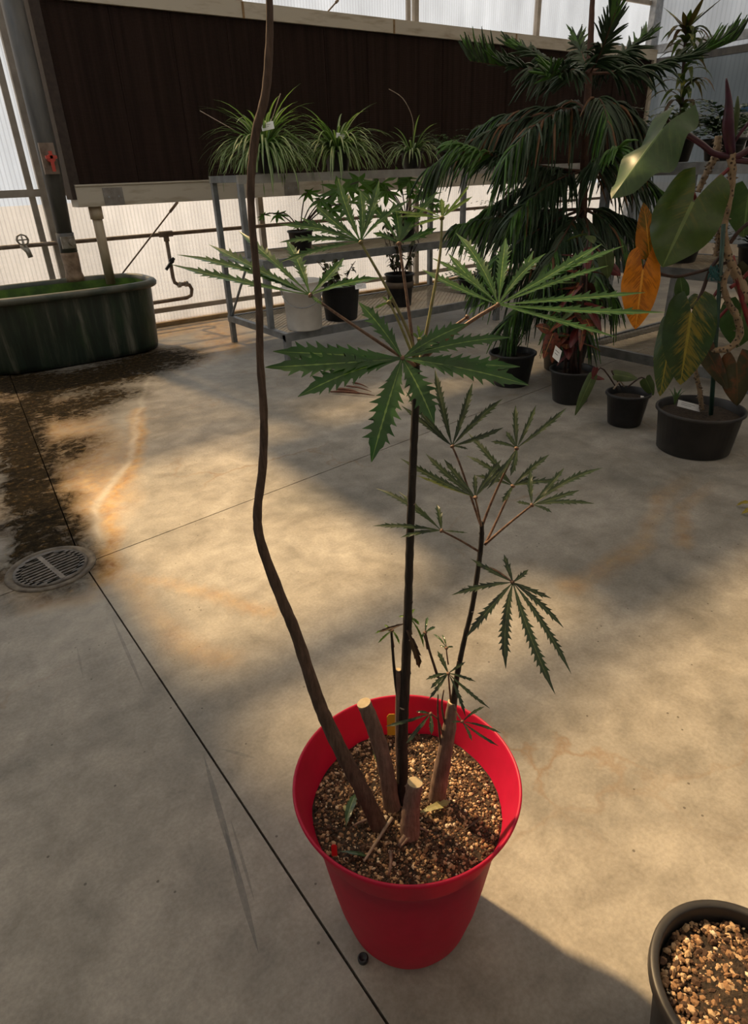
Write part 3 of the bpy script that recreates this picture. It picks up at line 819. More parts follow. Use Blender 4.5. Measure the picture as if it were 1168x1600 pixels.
SZ = .395
def soilz(x, y): return .012 * math.exp(-((x + .02) ** 2 + (y + .02) ** 2) / .012) + mnoise.noise(V((x * 9, y * 9, 3))) * .006
mb = MB(); prof = [(max(1e-4, .2035 * (1 - k / 14)), 0) for k in range(15)]
mb.lathe(PC + V((0, 0, SZ)), prof, 60)
for v_ in mb.v:
    q = v_ - PC; v_.z += soilz(q.x, q.y) + mnoise.noise(v_ * 90) * .003
mb.build('soil', M_soil, aralia)
def dn(x, y):
    a = .50 + .5 * mnoise.noise(V((x * 11, y * 11, 5)))
    return max(.12, min(1, a + .1))
pebbles(PC, .198, SZ, 9000, .0013, .0052, aralia, (3, 3, 9, .8), soilz, dn)

kb = {}
def bark(name, c1, c2, ring=60):
    k = NT(name); v = k.coord(scale=(1, 1, 1))
    n = k.noise(k.coord(scale=(3, 3, .4)), 60, 6, .7); n2 = k.noise(v, 25, 4)
    col = k.ramp(n, [(.35, c1), (.65, c2)])
    col = k.mix(.4, col, k.ramp(n2, [(.4, (.6, .6, .6)), (.6, (1.2, 1.2, 1.2))]), 'MULTIPLY')
    k.l.new(col, k.b.inputs['Base Color']); k.b.inputs['Roughness'].default_value = .75
    k.bump(n, .5, .004); return k.m
BK_tan = bark('bark_tan', (.13, .082, .062), (.26, .175, .135))
BK_brown = bark('bark_brown_stem', (.055, .032, .022), (.14, .088, .062))
BK_dark = bark('bark_black_stem', (.010, .008, .007), (.035, .026, .02))
M_cut = simple('cut_wood', (.62, .50, .32), (.48, .36, .20), .8, 40)
M_scar = simple('leaf_scar', (.42, .34, .26), (.30, .22, .16), .8, 40)

def stem(pxs, wpx, mat, name='stem', d0=DP, d1=None, n=40, seg=14, cap=None, scars=0, base_z=None):
    m = len(pxs); d1 = d0 if d1 is None else d1
    pts = [P(x, y, d0 + (d1 - d0) * i / (m - 1)) for i, (x, y) in enumerate(pxs)]
    if base_z is not None:
        s0 = at(*pxs[0], Z=base_z); dd = (s0 - EYE).dot(FH)
        pts = [P(x, y, dd + (d1 - dd) * i / (m - 1)) for i, (x, y) in enumerate(pxs)]
        pts[0] = s0; pts.insert(0, s0 - V((0, 0, .03)) - (pts[1] - s0).normalized() * .01)
        wpx = [wpx[0] * 1.15] + list(wpx)
    c = spline(pts, n); rad = [w * .5 * mpx(p) for w, p in zip(lerpl(wpx, n), c)]
    rad = [r * (1 + .05 * math.sin(i * 2.3) + random.uniform(-.03, .03)) for i, r in enumerate(rad)]
    mb = MB(); mb.tube(c, rad, seg, 0, capmi=(1 if cap else 0))
    o = mb.build(name, [mat, cap] if cap else mat, aralia)
    if scars:
        for k in range(scars):
            i = int(n * (.12 + .85 * k / scars)); t = (c[min(i + 1, n - 1)] - c[i - 1]).normalized()
            s_ = MB(); fa, fb = frame_of(t); th = random.uniform(0, 2 * PI); o_ = fa * math.cos(th) + fb * math.sin(th); q_ = t.cross(o_)
            ctr = c[i] + o_ * rad[i] * .86; i0 = 0
            for p_ in IV: s_.v.append(ctr + o_ * (p_.x * rad[i] * .28) + q_ * (p_.y * rad[i] * .62) + t * (p_.z * rad[i] * .34))
            for f_ in IF: s_.f.append(f_); s_.mi.append(0); s_.sm.append(True)
            s_.build('leaf_scar', M_scar if k % 2 else mat, o)
    return o, c
SOILTOP = SZ + .006
s1, c1 = stem([(592, 1292), (562, 1228), (535, 1178), (508, 1122), (491, 1078), (462, 990), (438, 932), (408, 850), (402, 800), (410, 730), (412, 650), (406, 560), (405, 490), (400, 420), (393, 340), (392, 275), (400, 205), (414, 150), (420, 80), (421, 10), (416, -90), (422, -220)],
              [27, 24, 23, 22, 20, 18, 17, 15, 14, 13.5, 13, 12, 12, 11.5, 12, 13, 14, 14, 13, 11, 10, 9], BK_brown, n=110, base_z=SOILTOP, d1=DP - .02)
s2, c2 = stem([(630, 1256), (629, 1150), (634, 1040), (638, 920), (641, 820), (645, 720), (649, 630), (650, 572)], [17, 16, 15, 13, 13, 12.5, 12, 11], BK_dark, n=70, base_z=SOILTOP, scars=14)
stem([(626, 1252), (623, 1150), (622, 1046)], [13, 12, 8], BK_tan, n=20, base_z=SOILTOP, cap=M_cut)
stem([(612, 1262), (601, 1195), (585, 1140), (568, 1098)], [27, 25, 24, 22], BK_tan, 'cut_stub', n=24, base_z=SOILTOP, cap=M_cut)
stem([(640, 1302), (642, 1262), (648, 1222)], [32, 27, 25], BK_tan, 'cut_stub', n=20, base_z=SOILTOP, cap=M_cut, d1=DP - .055)
s3, c3 = stem([(682, 1248), (690, 1200), (702, 1135), (706, 1096)], [28, 25, 21, 13], BK_tan, 'cut_stub', n=24, base_z=SOILTOP, cap=M_cut)
s4, c4 = stem([(706, 1120), (713, 1060), (725, 1000), (737, 950), (747, 885), (752, 840), (752, 815)], [12, 9, 8, 8, 8, 8, 6], BK_dark, n=46, scars=7)
stem([(624, 1105), (617, 1060), (612, 1000), (611, 985)], [6, 5, 4, 3], BK_dark, 'twig', n=16, seg=8)
stem([(628, 1090), (629, 1040), (630, 1000), (634, 975)], [6, 5, 4, 3], BK_dark, 'twig', n=16, seg=8)
for k, tw in enumerate([((690, 1180), (684, 1120), (684, 1085)), ((697, 1140), (690, 1105), (693, 1078)), ((686, 1062), (672, 1020), (664, 985)), ((683, 1058), (668, 1010), (661, 990))]):
    stem(list(tw), [3.5, 3, 2], BK_brown, 'twig', n=10, seg=6)
# roots and dead sticks on the compost
for a, b, wd, mm in (((612, 1278), (568, 1346), 6, M_scar), ((640, 1300), (622, 1322), 10, BK_tan), ((648, 1302), (625, 1325), 6, BK_tan), ((598, 1275), (552, 1290), 6, BK_tan), ((610, 1330), (607, 1368), 6, BK_tan), ((645, 1292), (668, 1300), 5, BK_tan)):
    p, q = at(*a, Z=SZ + .016), at(*b, Z=SZ + .010)
    mb = MB(); md = (p + q) / 2 + V((random.uniform(-.004, .004), random.uniform(-.004, .004), .006)); rr = wd * .5 * mpx(p)
    mb.tube(bez(p, md, q, 8), [rr, rr * .95, rr * .9, rr * .85, rr * .8, rr * .75, rr * .65, rr * .5], 7, jit=.08); mb.build('dry_stick', mm, aralia)

L_top = leaf_mat('aralia_leaf', (.030, .090, .020), (.07, .12, .04), (.19, .29, .08), .30, .22)
L_dark = leaf_mat('aralia_leaf_young', (.013, .030, .010), (.035, .042, .018), (.08, .095, .04), .34, .10)
L_mid = leaf_mat('aralia_leaf_olive', (.022, .060, .016), (.07, .09, .035), (.16, .22, .08), .28, .14)
L_pale = leaf_mat('aralia_leaf_pale', (.085, .16, .025), (.13, .19, .05), (.30, .36, .12), .38, .42)
L_yel = leaf_mat('aralia_leaf_yellow', (.40, .37, .17), (.42, .36, .18), (.50, .42, .22), .42, .35)
L_dry = leaf_mat('aralia_leaf_dry', (.045, .022, .012), (.07, .04, .02), (.12, .07, .03), .7, .1)
PET = simple('petiole', (.22, .125, .075), (.085, .042, .03), .5, 160)
PETG = simple('petiole_green', (.24, .24, .08), (.15, .12, .05), .5, 90)

def aleaf(path, tips, mats, wpx, ab=(.6, 1.0), d=(DP, DP), pet=(6, 4), petm=PET, teeth=9, maxd=.14, lift=.10, depthf=.5, yl=(), curl=0.0, side=0.0, wscale=.68, bare=.10):
    """one compound leaf: petiole along path (pixels, distance from d[0] to d[1]), leaflets from its end to the tips"""
    m = len(path); pts = [P(x, y, d[0] + (d[1] - d[0]) * i / (m - 1)) for i, (x, y) in enumerate(path)]
    c = spline(pts, 14); mb = MB(); mb.tube(c, [lerpl(pet, 14)[i] * .5 * mpx(p) for i, p in enumerate(c)], 7)
    hub = c[-1]
    mb.tube([hub - (c[-1] - c[-2]).normalized() * .003, hub, hub + (c[-1] - c[-2]).normalized() * .002], [.0028, .0042, .002], 8)
    lf = mb.build('leaf', petm, aralia)
    tocam = (EYE - hub); tocam.normalize()
    nrm = (UP * ab[0] + tocam * ab[1] + cright * side).normalized()
    for i, tp in enumerate(tips):
        ww = wpx
        if len(tp) > 2: ww = tp[2]
        tip = plane_tip(hub, tp[:2], nrm, maxd)
        L = (tip - hub).length
        wd = ww * wscale * mpx(hub)
        tn = max(4, min(teeth, int(L / .0135)))
        leaflet(hub, tip, wd, nrm, tn, lift + random.uniform(-.03, .03), lf, (L_yel if i in yl else mats), depthf=depthf, curl=curl, bare=bare)
    return lf

# crown of the straight stem
TOP = (649, 572)
aleaf([TOP, (640, 566), (628, 560)], [(560, 472, 16), (426, 549, 20), (414, 574, 22), (465, 620, 22), (580, 722, 29), (678, 662, 25), (826, 602, 21), (812, 573, 16), (797, 527, 14), (731, 506, 17)], L_top, 20, (.45, 1), (DP, DP - .03), depthf=.52, teeth=9, lift=.11, wscale=.98)
aleaf([TOP, (600, 540), (540, 500), (484, 461)], [(266, 413, 14), (276, 398, 13), (326, 382, 15), (373, 361, 14), (447, 375, 18), (537, 403, 16), (594, 434, 15), (398, 425, 15), (503, 476, 7)], L_top, 14, (1, .7), (DP, DP + .03), depthf=.55, teeth=11, petm=PET, lift=.05, bare=.17, wscale=.80)
aleaf([TOP, (640, 525), (604, 450), (563, 378)], [(434, 351, 13), (436, 379, 11), (436, 410, 10), (492, 320, 16), (527, 279, 16), (562, 299, 15), (592, 282, 14), (641, 312, 9), (468, 339, 10)], L_top, 14, (.7, .8), (DP, DP + .05), depthf=.58, teeth=9, petm=PETG, lift=.05, bare=.14, wscale=.80)
aleaf([TOP, (645, 540), (637, 475), (629, 420), (623, 380)], [(555, 292, 14), (614, 315, 16), (651, 332, 17), (684, 298, 12), (682, 356, 12), (582, 364, 10)], L_top, 14, (.7, .9), (DP, DP + .06), teeth=8, lift=.03, depthf=.55, bare=.16, wscale=.80)
aleaf([TOP, (658, 555), (675, 470), (687, 400), (690, 340)], [(738, 307, 7), (733, 288, 5), (689, 310, 8), (702, 318, 7), (623, 339, 6), (613, 330, 6), (650, 352, 7), (640, 322, 5)], L_pale, 7, (.8, .6), (DP, DP + .07), petm=PETG, teeth=7, lift=.04, depthf=.35)
aleaf([TOP, (690, 535), (735, 502), (778, 476)], [(712, 364, 15), (700, 396, 14), (659, 421, 13), (674, 403, 11), (746, 398, 15), (790, 372, 17), (833, 392, 12), (852, 396, 13), (940, 381, 15), (975, 384, 12), (950, 415, 11), (1008, 457, 13), (1040, 488, 13), (964, 527, 10), (837, 486, 4)], L_top, 13, (1, .75), (DP, DP + .02), pet=(7, 6), teeth=11, depthf=.55, lift=.05, bare=.14, wscale=.82)
aleaf([TOP, (690, 525), (730, 495)], [(760, 470, 4), (742, 478, 4)], L_top, 4, (1, .7), (DP, DP + .02), pet=(6, 4))
aleaf([(649, 566), (628, 515), (612, 480), (607, 472)], [(585, 482, 5), (612, 462, 4), (597, 463, 4)], L_pale, 5, (.6, 1), (DP, DP + .01), pet=(5, 3), petm=PETG, teeth=4)
aleaf([(650, 560), (655, 530)], [(662, 515, 4), (645, 520, 5), (668, 524, 4), (652, 508, 5)], L_pale, 5, (.6, 1), pet=(7, 5), petm=PETG, teeth=4)
# young side shoot
G = (752, 825)
aleaf([G, (735, 775), (718, 725), (706, 697)], [(679, 577, 12), (738, 598, 11), (785, 623, 11), (786, 668, 9), (634, 612, 10), (654, 652, 9), (627, 634, 9), (731, 702, 4)], L_dark, 10, (.5, 1), (DP, DP + .03), pet=(4, 3.2), teeth=12, depthf=.48)
aleaf([G, (747, 800), (742, 777)], [(625, 716, 11), (665, 709, 11), (693, 717, 10), (741, 741, 8), (783, 718, 10), (806, 710, 8), (651, 743, 6)], L_dark, 10, (.6, 1), (DP, DP - .03), pet=(4, 3.2), teeth=11, yl=(6,))
aleaf([(757, 852), (775, 815), (801, 759)], [(730, 676, 10), (728, 712, 9), (858, 710, 10), (876, 751, 9), (784, 785, 8), (741, 743, 7), (838, 745, 8)], L_dark, 9, (.7, .9), (DP, DP + .03), pet=(4.5, 3.2), teeth=10)
aleaf([G, (765, 790), (785, 745), (807, 700)], [(805, 633, 9), (837, 633, 8), (885, 637, 9), (766, 690, 7), (790, 674, 8), (797, 744, 9), (760, 765, 8)], L_dark, 8, (.6, 1), (DP, DP + .01), pet=(4.5, 3.2), teeth=11)
aleaf([(758, 850), (795, 818), (831, 789)], [(829, 735, 9), (881, 731, 10), (874, 757, 8), (942, 731, 11), (928, 787, 9), (905, 766, 10), (806, 784, 6), (862, 801, 6)], L_dark, 9, (.9, .8), (DP, DP - .02), pet=(4.5, 3.2), teeth=11)
aleaf([(750, 863), (720, 845), (689, 829)], [(587, 763, 10), (581, 822, 9), (625, 840, 8), (682, 788, 9), (622, 768, 7), (731, 833, 3)], L_dark, 9, (.9, .8), (DP, DP - .02), pet=(4, 3), teeth=11)
aleaf([(749, 885), (772, 890), (801, 910)], [(705, 930, 10), (727, 997, 13), (790, 1045, 16), (867, 1085, 15), (892, 1053, 11), (880, 981, 10), (861, 935, 8), (825, 890, 8), (787, 866, 9), (735, 873, 8)], L_dark, 11, (.35, 1), (DP, DP - .05), pet=(4, 3.4), teeth=13, depthf=.55, lift=.08)
# small low leaves
aleaf([(704, 1098), (702, 1075), (700, 1052)], [(665, 1062, 6), (672, 1076, 7), (669, 1094, 6), (727, 1034, 5), (743, 1065, 5), (765, 1107, 6), (727, 1120, 6), (683, 1017, 8)], L_dark, 6, (.6, 1), (DP, DP - .02), pet=(3.5, 2.5), teeth=7, maxd=.05)
aleaf([(706, 1098), (712, 1112), (722, 1128)], [(757, 1104, 4), (783, 1146, 4), (779, 1166, 4), (737, 1158, 4), (705, 1128, 3)], L_dark, 4, (.6, 1), (DP, DP - .03), pet=(3, 2.2), teeth=5, maxd=.04, depthf=.3)
aleaf([(692, 1150), (684, 1125), (672, 1115)], [(602, 1135, 5), (634, 1162, 6), (674, 1148, 6), (650, 1112, 4)], L_dark, 5, (.6, 1), (DP, DP), pet=(3, 2.2), teeth=6, maxd=.04, depthf=.25)
# shrivelled clump
for hub_, tips, mm in (((632, 975), [(660, 1051, 9), (606, 985, 4), (590, 985, 4), (645, 962, 4)], L_dry), ((612, 985), [(585, 988, 3), (590, 1003, 3), (600, 975, 3), (624, 1005, 3)], L_pale),
                       ((640, 965), [(655, 975, 4), (664, 1012, 3), (622, 962, 3), (648, 950, 3)], L_pale), ((664, 988), [(668, 962, 4), (680, 978, 4), (657, 998, 3)], L_mid), ((697, 1012), [(676, 988, 2.5), (690, 990, 2.5), (708, 1010, 2.5), (686, 1008, 2)], L_mid)):
    aleaf([(hub_[0] + 3, hub_[1] + 26), (hub_[0] + 1, hub_[1] + 12), hub_], tips, mm, 4, (.5, 1), (DP, DP), pet=(2.5, 2), teeth=4, maxd=.03, depthf=.25, curl=.25, lift=.3)
# fallen leaves and tags in the pot
def lying(a, b, w, mats, zz, name='fallen_leaf', lift=.12):
    p, q = at(*a, Z=zz), at(*b, Z=zz); leaflet(p, q, w * mpx(p), UP, 5, lift, aralia, mats, name, depthf=.3)
lying((655, 1270), (704, 1252), 8, L_yel, SZ + .018); lying((540, 1290), (556, 1240), 9, L_mid, SZ + .012); lying((545, 1275), (537, 1258), 5, L_yel, SZ + .012)
lying((592, 1200), (586, 1168), 7, L_top, SZ + .03); lying((530, 1330), (575, 1338), 4, L_mid, SZ + .012); lying((720, 1300), (755, 1275), 3, L_dry, SZ + .012)
def pottag(px, w, h, m, d, name='plant_tag', lean=.1, notch=True):
    p = P(*px, d); a = cright.copy(); a.z = 0; a.normalize(); b = (UP + FH * lean).normalized(); nn = a.cross(b)
    mb = MB(); out = [(-1, -1), (1, -1), (1, .75), (.55, 1), (-.55, 1), (-1, .75)]
    f = [p + a * (x * w / 2) + b * (y * h / 2) for x, y in out]; k = [q + nn * .0012 for q in f]
    mb.quad(f); mb.quad(k[::-1])
    for i in range(6): mb.quad([f[i], k[i], k[(i + 1) % 6], f[(i + 1) % 6]])
    return mb.build(name, m, aralia)
pottag((612, 1132), .023, .062, simple('yellow_tag', (.55, .33, .02), (.48, .28, .02), .5, 10), (at(612, 1150, Z=SZ + .01) - EYE).dot(FH))['label'] = 'yellow plastic plant tag'
pottag((522, 1328), .011, .030, simple('red_tag', (.75, .03, .03), (.7, .03, .03), .5, 10), (at(522, 1342, Z=SZ + .01) - EYE).dot(FH))['label'] = 'red plastic plant tag'

# ================================================================== pot in the near corner
cc = at(1166, 1545, Z=.30); cc.z = 0
corner = thing('gravel_filled_pot', 'old black nursery pot filled with golden gravelly compost', 'plant pot', cc)
lathe_pot(cc, .150, .30, M_blackold, corner, rim=.03, lipr=.010, seg=64)
soil_disc(cc, .138, .262, corner)
pebbles(cc, .134, .268, 1500, .0028, .0085, corner, (4, 5, 5, .6))

# ================================================================== floor pots on the right
def floor_thing(name, label, bpx, wpx, hpx_rim, m=M_black, rb=.78):
    b = at(*bpx, Z=0)
    r = wpx / 2 * mpx(b + V((0, 0, .2)))
    c = b + FH * r * rb; c.z = 0
    # rim height from the pixel row of the rim centre
    z = .3
    for _ in range(6):
        q = at(bpx[0], hpx_rim, Z=z); dd = (q - EYE).dot(FH) - (c - EYE).dot(FH)
        z += dd * .25 * 1.0 * (1 if True else 0) * ((CAMH - z) / max(.5, (c - EYE).dot(FH)))* 4
    t = thing(name, label, 'potted plant', c)
    lathe_pot(c, r, z, m, t, rb=rb)
    soil_disc(c, r * .93, z - .05, t)
    return t, c, r, z
# 1: grassy plant
t1, c, r, z = floor_thing('potted_grass_palm', 'narrow-leaved green plant in an empty-looking black pot beside the bench leg', (803, 607), 72, 549)
Lg = leaf_mat('grass_leaf', (.030, .070, .022), (.05, .09, .03), (.07, .13, .04), .45, .2)
random.seed(31)
for k in range(26):
    a = random.uniform(0, 2 * PI); ln = random.uniform(.25, .42)
    b0 = c + V((random.uniform(-.05, .05), random.uniform(-.02, .08), z - .06)); b1 = b0 + V((math.cos(a) * ln * .25, math.sin(a) * ln * .25, ln * .75)); b2 = b0 + V((math.cos(a) * ln * .7, math.sin(a) * ln * .7, ln * .55))
    mb = MB(); strap(mb, bez(b0, b1, b2, 7), [.004, .007, .008, .007, .006, .004, .001]); mb.build('blade', Lg[0], t1)

def heart(mb_parent, base, tip, halfw, nrm, mats, name='leaf_blade', lobes=.30, droop=.10, rip=.05, cup=.12):
    """heart-shaped blade with basal lobes, attached at base"""
    L = (tip - base).length; dv = (tip - base).normalized(); nrm = (nrm - dv * nrm.dot(dv)).normalized(); sd = dv.cross(nrm).normalized()
    mb = MB(); NS, NC = 22, 6; ph = random.uniform(0, 6); uv = []
    def w(s):
        if s < 0:
            u = -s / lobes
            return halfw * (.34 + .48 * math.sqrt(max(0, 1 - u * u)))
        return halfw * (math.cos(min(1, s) ** 1.15 * PI / 2) ** .72) * (.82 + .60 * s * (1 - s))
    def inner(s):
        return 0 if s >= 0 else halfw * (.03 + .31 * (-s / lobes) ** 1.3)
    def pt(s, xx):
        q = base + dv * (s * L) + sd * xx
        q = q - nrm * (droop * L * s * s) + nrm * (cup * abs(xx)) - nrm * (.35 * xx * xx / halfw) + nrm * rip * halfw * math.sin(s * 11 + ph + (2 if xx > 0 else 0)) * abs(xx) / halfw
        return q
    for sg in (-1, 1):
        i0 = len(mb.v); rows = []
        for i in range(NS + 1):
            s_ = -lobes + (1 + lobes) * i / NS
            a, b = inner(s_), max(w(s_), inner(s_) + 1e-4)
            if i == 0: a = b = (a + b) / 2
            for j in range(NC):
                u = j / (NC - 1)
                if s_ >= 0: u = 0 if j == 0 else (.055 if j == 1 else .055 + .945 * (j - 1) / (NC - 2))
                mb.v.append(pt(s_, sg * (a + (b - a) * u))); xw = (a + (b - a) * u) / halfw; uv += [s_ - xw * .42, xw, sg * 3.0]
        for i in range(NS):
            s_ = -lobes + (1 + lobes) * i / NS
            for j in range(NC - 1):
                k = i0 + i * NC + j; f = (k, k + 1, k + NC + 1, k + NC)
                mb.f.append(f if sg < 0 else f[::-1]); mb.sm.append(True); mb.mi.append(1 if (j == 0 and s_ >= 0) else 0)
    o = mb.face(nrm).build(name, mats, mb_parent)
    o.data.attributes.new('blade', 'FLOAT_VECTOR', 'POINT').data.foreach_set('vector', uv)
    return o

# 2: dark red croton
t2, c, r, z = floor_thing('potted_red_leaf_plant', 'dark red-stemmed plant with mottled drooping leaves and a white label', (897, 634), 70, 575)
random.seed(5)
Lr = leaf_mat('red_leaf', (.10, .012, .014), (.06, .02, .015), (.22, .04, .03), .4, .2)
Lr2 = leaf_mat('red_yellow_leaf', (.22, .05, .03), (.15, .06, .03), (.50, .25, .08), .4, .25, (.05, .03, .015), 30)
Lgr = leaf_mat('dull_green_leaf', (.07, .10, .03), (.10, .12, .05), (.14, .18, .06), .45, .25)
dC = (c - EYE).dot(FH)
M_dstem = simple('dark_red_stem', (.035, .016, .014), (.06, .03, .022), .6, 30)
tops = []
for dx, hh, px_ in ((-.06, .75, 0), (.0, .9, 0), (.05, .82, 0), (.03, .6, 0), (-.02, 1.0, 0)):
    b0 = c + cright * dx + V((0, 0, z - .06)); b1 = b0 + V((random.uniform(-.06, .06), random.uniform(-.06, .06), hh))
    mb = MB(); mb.tube(bez(b0, (b0 + b1) / 2 + V((random.uniform(-.05, .05), .03, 0)), b1, 8), [.014, .013, .012, .011, .010, .009, .008, .006], 7); mb.build('stem', M_dstem, t2); tops.append((b0, b1))
for k in range(34):
    b0, b1 = random.choice(tops); h = random.uniform(.25, 1.0); p = b0.lerp(b1, h); a = random.uniform(0, 2 * PI)
    dv = V((math.cos(a), math.sin(a), random.uniform(-1.2, .25))).normalized(); L = random.uniform(.14, .24)
    q = p + V((math.cos(a), math.sin(a), .4)) * .05
    ltm = random.choice([Lr, Lr, Lr2, Lgr])
    heart(t2, q, q + dv * L, random.uniform(.03, .05), (UP + V((math.cos(a), math.sin(a), 0)) * .6), ltm, 'leaf', lobes=.04, droop=.2)
for a, b, wd, mm in (((858, 515), (838, 508), 9, Lr2), ((864, 520), (848, 560), 11, Lr2), ((868, 530), (862, 568), 9, Lr2), ((930, 480), (915, 525), 13, Lgr), ((945, 395), (950, 435), 14, Lgr), ((950, 415), (970, 430), 10, Lr)):
    p, q = P(*a, dC - .08), P(*b, dC - .12); heart(t2, p, q, wd * mpx(p), (EYE - p).normalized() + UP * .5, mm, 'leaf', lobes=.05)
def card(px, d, wv, hv, parent, name='label_tag', lines=2):
    """small white plastic plant label with a line or two of print, wv and hv are its pixel half axes"""
    p = P(*px, d); s_ = mpx(p); a = (cright * wv[0] + cdown * wv[1]) * s_; b = (cright * hv[0] + cdown * hv[1]) * s_; nn = a.cross(b).normalized()
    if nn.dot(EYE - p) < 0: nn = -nn
    mb = MB(); f = [p - a - b, p + a - b, p + a + b, p - a + b]; k = [q - nn * .002 for q in f]
    mb.quad(f); mb.quad(k[::-1])
    for i in range(4): mb.quad([f[i], k[i], k[(i + 1) % 4], f[(i + 1) % 4]])
    o = mb.build(name, M_label, parent)
    for l in range(lines):
        y = -.35 + .5 * l; mb = MB()
        q0, q1 = p - a * .7 + b * y + nn * .0008, p + a * (.5 - .3 * l) + b * y + nn * .0008
        mb.quad([q0 - b * .06, q1 - b * .06, q1 + b * .06, q0 + b * .06]); mb.build('print_line', M_print, o)
    return o
card((870, 553), dC - r - .02, (5, 4.5), (-2.5, 9), t2)
# 3: small pot with a few leaves
t3, c, r, z = floor_thing('small_potted_philodendron', 'small black pot with a few pale broad leaves beside the large black tub', (983, 670), 66, 612)
dC = (c - EYE).dot(FH)
for path, a, b, wd in ([((970, 605), (955, 580), (962, 583)), (960, 585), (998, 590), 11], [((965, 610), (940, 575), (928, 590)), (925, 588), (896, 650), 9], [((980, 605), (1000, 590), (1010, 595)), (1008, 592), (1022, 618), 12]):
    pts = [P(x, y, dC) for x, y in path]; mb = MB(); mb.tube(spline(pts, 8), .005, 6); mb.build('petiole', M_dstem, t3)
    p, q = P(*a, dC - .03), P(*b, dC - .05); heart(t3, p, q, wd * mpx(p), (EYE - p).normalized() + UP * .8, Lgr, 'leaf', lobes=.1)
for a, b in (((925, 588), (945, 592)), ((930, 575), (925, 592))):
    p, q = P(*a, dC - .03), P(*b, dC - .04); heart(t3, p, q, 5 * mpx(p), (EYE - p).normalized() + UP * .8, Lr, 'leaf', lobes=.1)
mb = MB(); mb.tube([P(958, 608, dC - .05), P(968, 595, dC - .05), P(975, 604, dC - .05)], .006, 6); mb.build('stem', M_scar, t3)
card((1003, 621), dC - r * .9, (2.5, .5), (0, 2.5), t3, lines=0)

# 4: large tub with the climbing philodendron
t4, c, r, z = floor_thing('potted_philodendron', 'climbing philodendron with big green and orange heart leaves in a wide black tub', (1106, 721), 132, 636, M_blackold, rb=.86)
dC = (c - EYE).dot(FH)
kk = NT('philodendron_trunk'); v = kk.coord(); tc_ = kk.ramp(kk.noise(v, 18, 4), [(.35, (.34, .25, .155)), (.65, (.20, .14, .085))])
vo_ = kk.node('ShaderNodeTexVoronoi'); vo_.inputs['Scale'].default_value = 42; kk.l.new(v, vo_.inputs['Vector'])
kk.l.new(kk.mix(kk.ramp(vo_.outputs['Distance'], [(.22, (1, 1, 1)), (.30, (0, 0, 0))]), tc_, (.05, .03, .02)), kk.b.inputs['Base Color']); kk.b.inputs['Roughness'].default_value = .7; kk.bump(kk.noise(v, 60, 5), .5, .005)
TRK = kk.m
REDP = simple('red_petiole', (.22, .02, .02), (.12, .015, .02), .4, 30)
DPUR = simple('purple_sheath', (.060, .006, .022), (.03, .004, .012), .35, 20)
def trunk(pxs, wp, d, name='trunk', m=TRK, n=40, parent=None, scar=True):
    pts = [P(x, y, d + (dd if False else 0)) for x, y in pxs]; cpt = spline(pts, n); rad = [w_ * .40 * mpx(p) for w_, p in zip(lerpl(wp, n), cpt)]
    rad = [q * (1 + .09 * math.sin(i * 1.9)) for i, q in enumerate(rad)]
    mb = MB(); mb.tube(cpt, rad, 10, jit=.05)
    o = mb.build(name, m, parent or t4)
    if scar:
        mb = MB()
        for i in range(2, n - 2, 2):
            for _ in range(2):
                v_ = V((random.gauss(0, 1), random.gauss(0, 1), random.gauss(0, .3))).normalized()
                mb.tube([cpt[i] + v_ * rad[i] * .8, cpt[i] + v_ * (rad[i] * 1.05 + .012)], [.008, .001], 5)
        mb.build('root_spines', M_rustpipe, o)['kind'] = 'stuff'
    return o
trunk([(1096, 640), (1092, 608), (1086, 578), (1090, 560)], [9, 9, 8, 7], dC)
trunk([(1092, 556), (1112, 548), (1138, 544), (1155, 524), (1150, 494), (1138, 474), (1130, 445), (1138, 420)], [8, 11, 13, 14, 13, 12, 11, 10], dC - .05)
trunk([(1166, 470), (1150, 430), (1138, 402), (1130, 360), (1138, 314), (1143, 275), (1142, 240)], [24, 18, 15, 14, 14, 15, 17], dC)
trunk([(1090, 300), (1103, 271), (1117, 243), (1122, 212)], [10, 12, 14, 13], dC + .12)
trunk([(1118, 400), (1122, 370), (1115, 345)], [10, 10, 9], dC + .05)
mb = MB(); sp = [P(x, y, dC) for x, y in ((1142, 242), (1137, 200), (1138, 160), (1134, 122))]
mb.tube(spline(sp, 16), [w_ * mpx(sp[0]) for w_ in lerpl([6, 8, 8.5, 6, 3.5, 1], 16)], 10); mb.build('leaf_sheath', DPUR, t4)
mb = MB(); sp2 = [P(x, y, dC + .03) for x, y in ((1146, 215), (1150, 180), (1152, 150))]; mb.tube(spline(sp2, 8), [w_ * mpx(sp[0]) for w_ in lerpl([3, 5, 1], 8)], 8); mb.build('leaf_sheath', Lgr[0], t4)
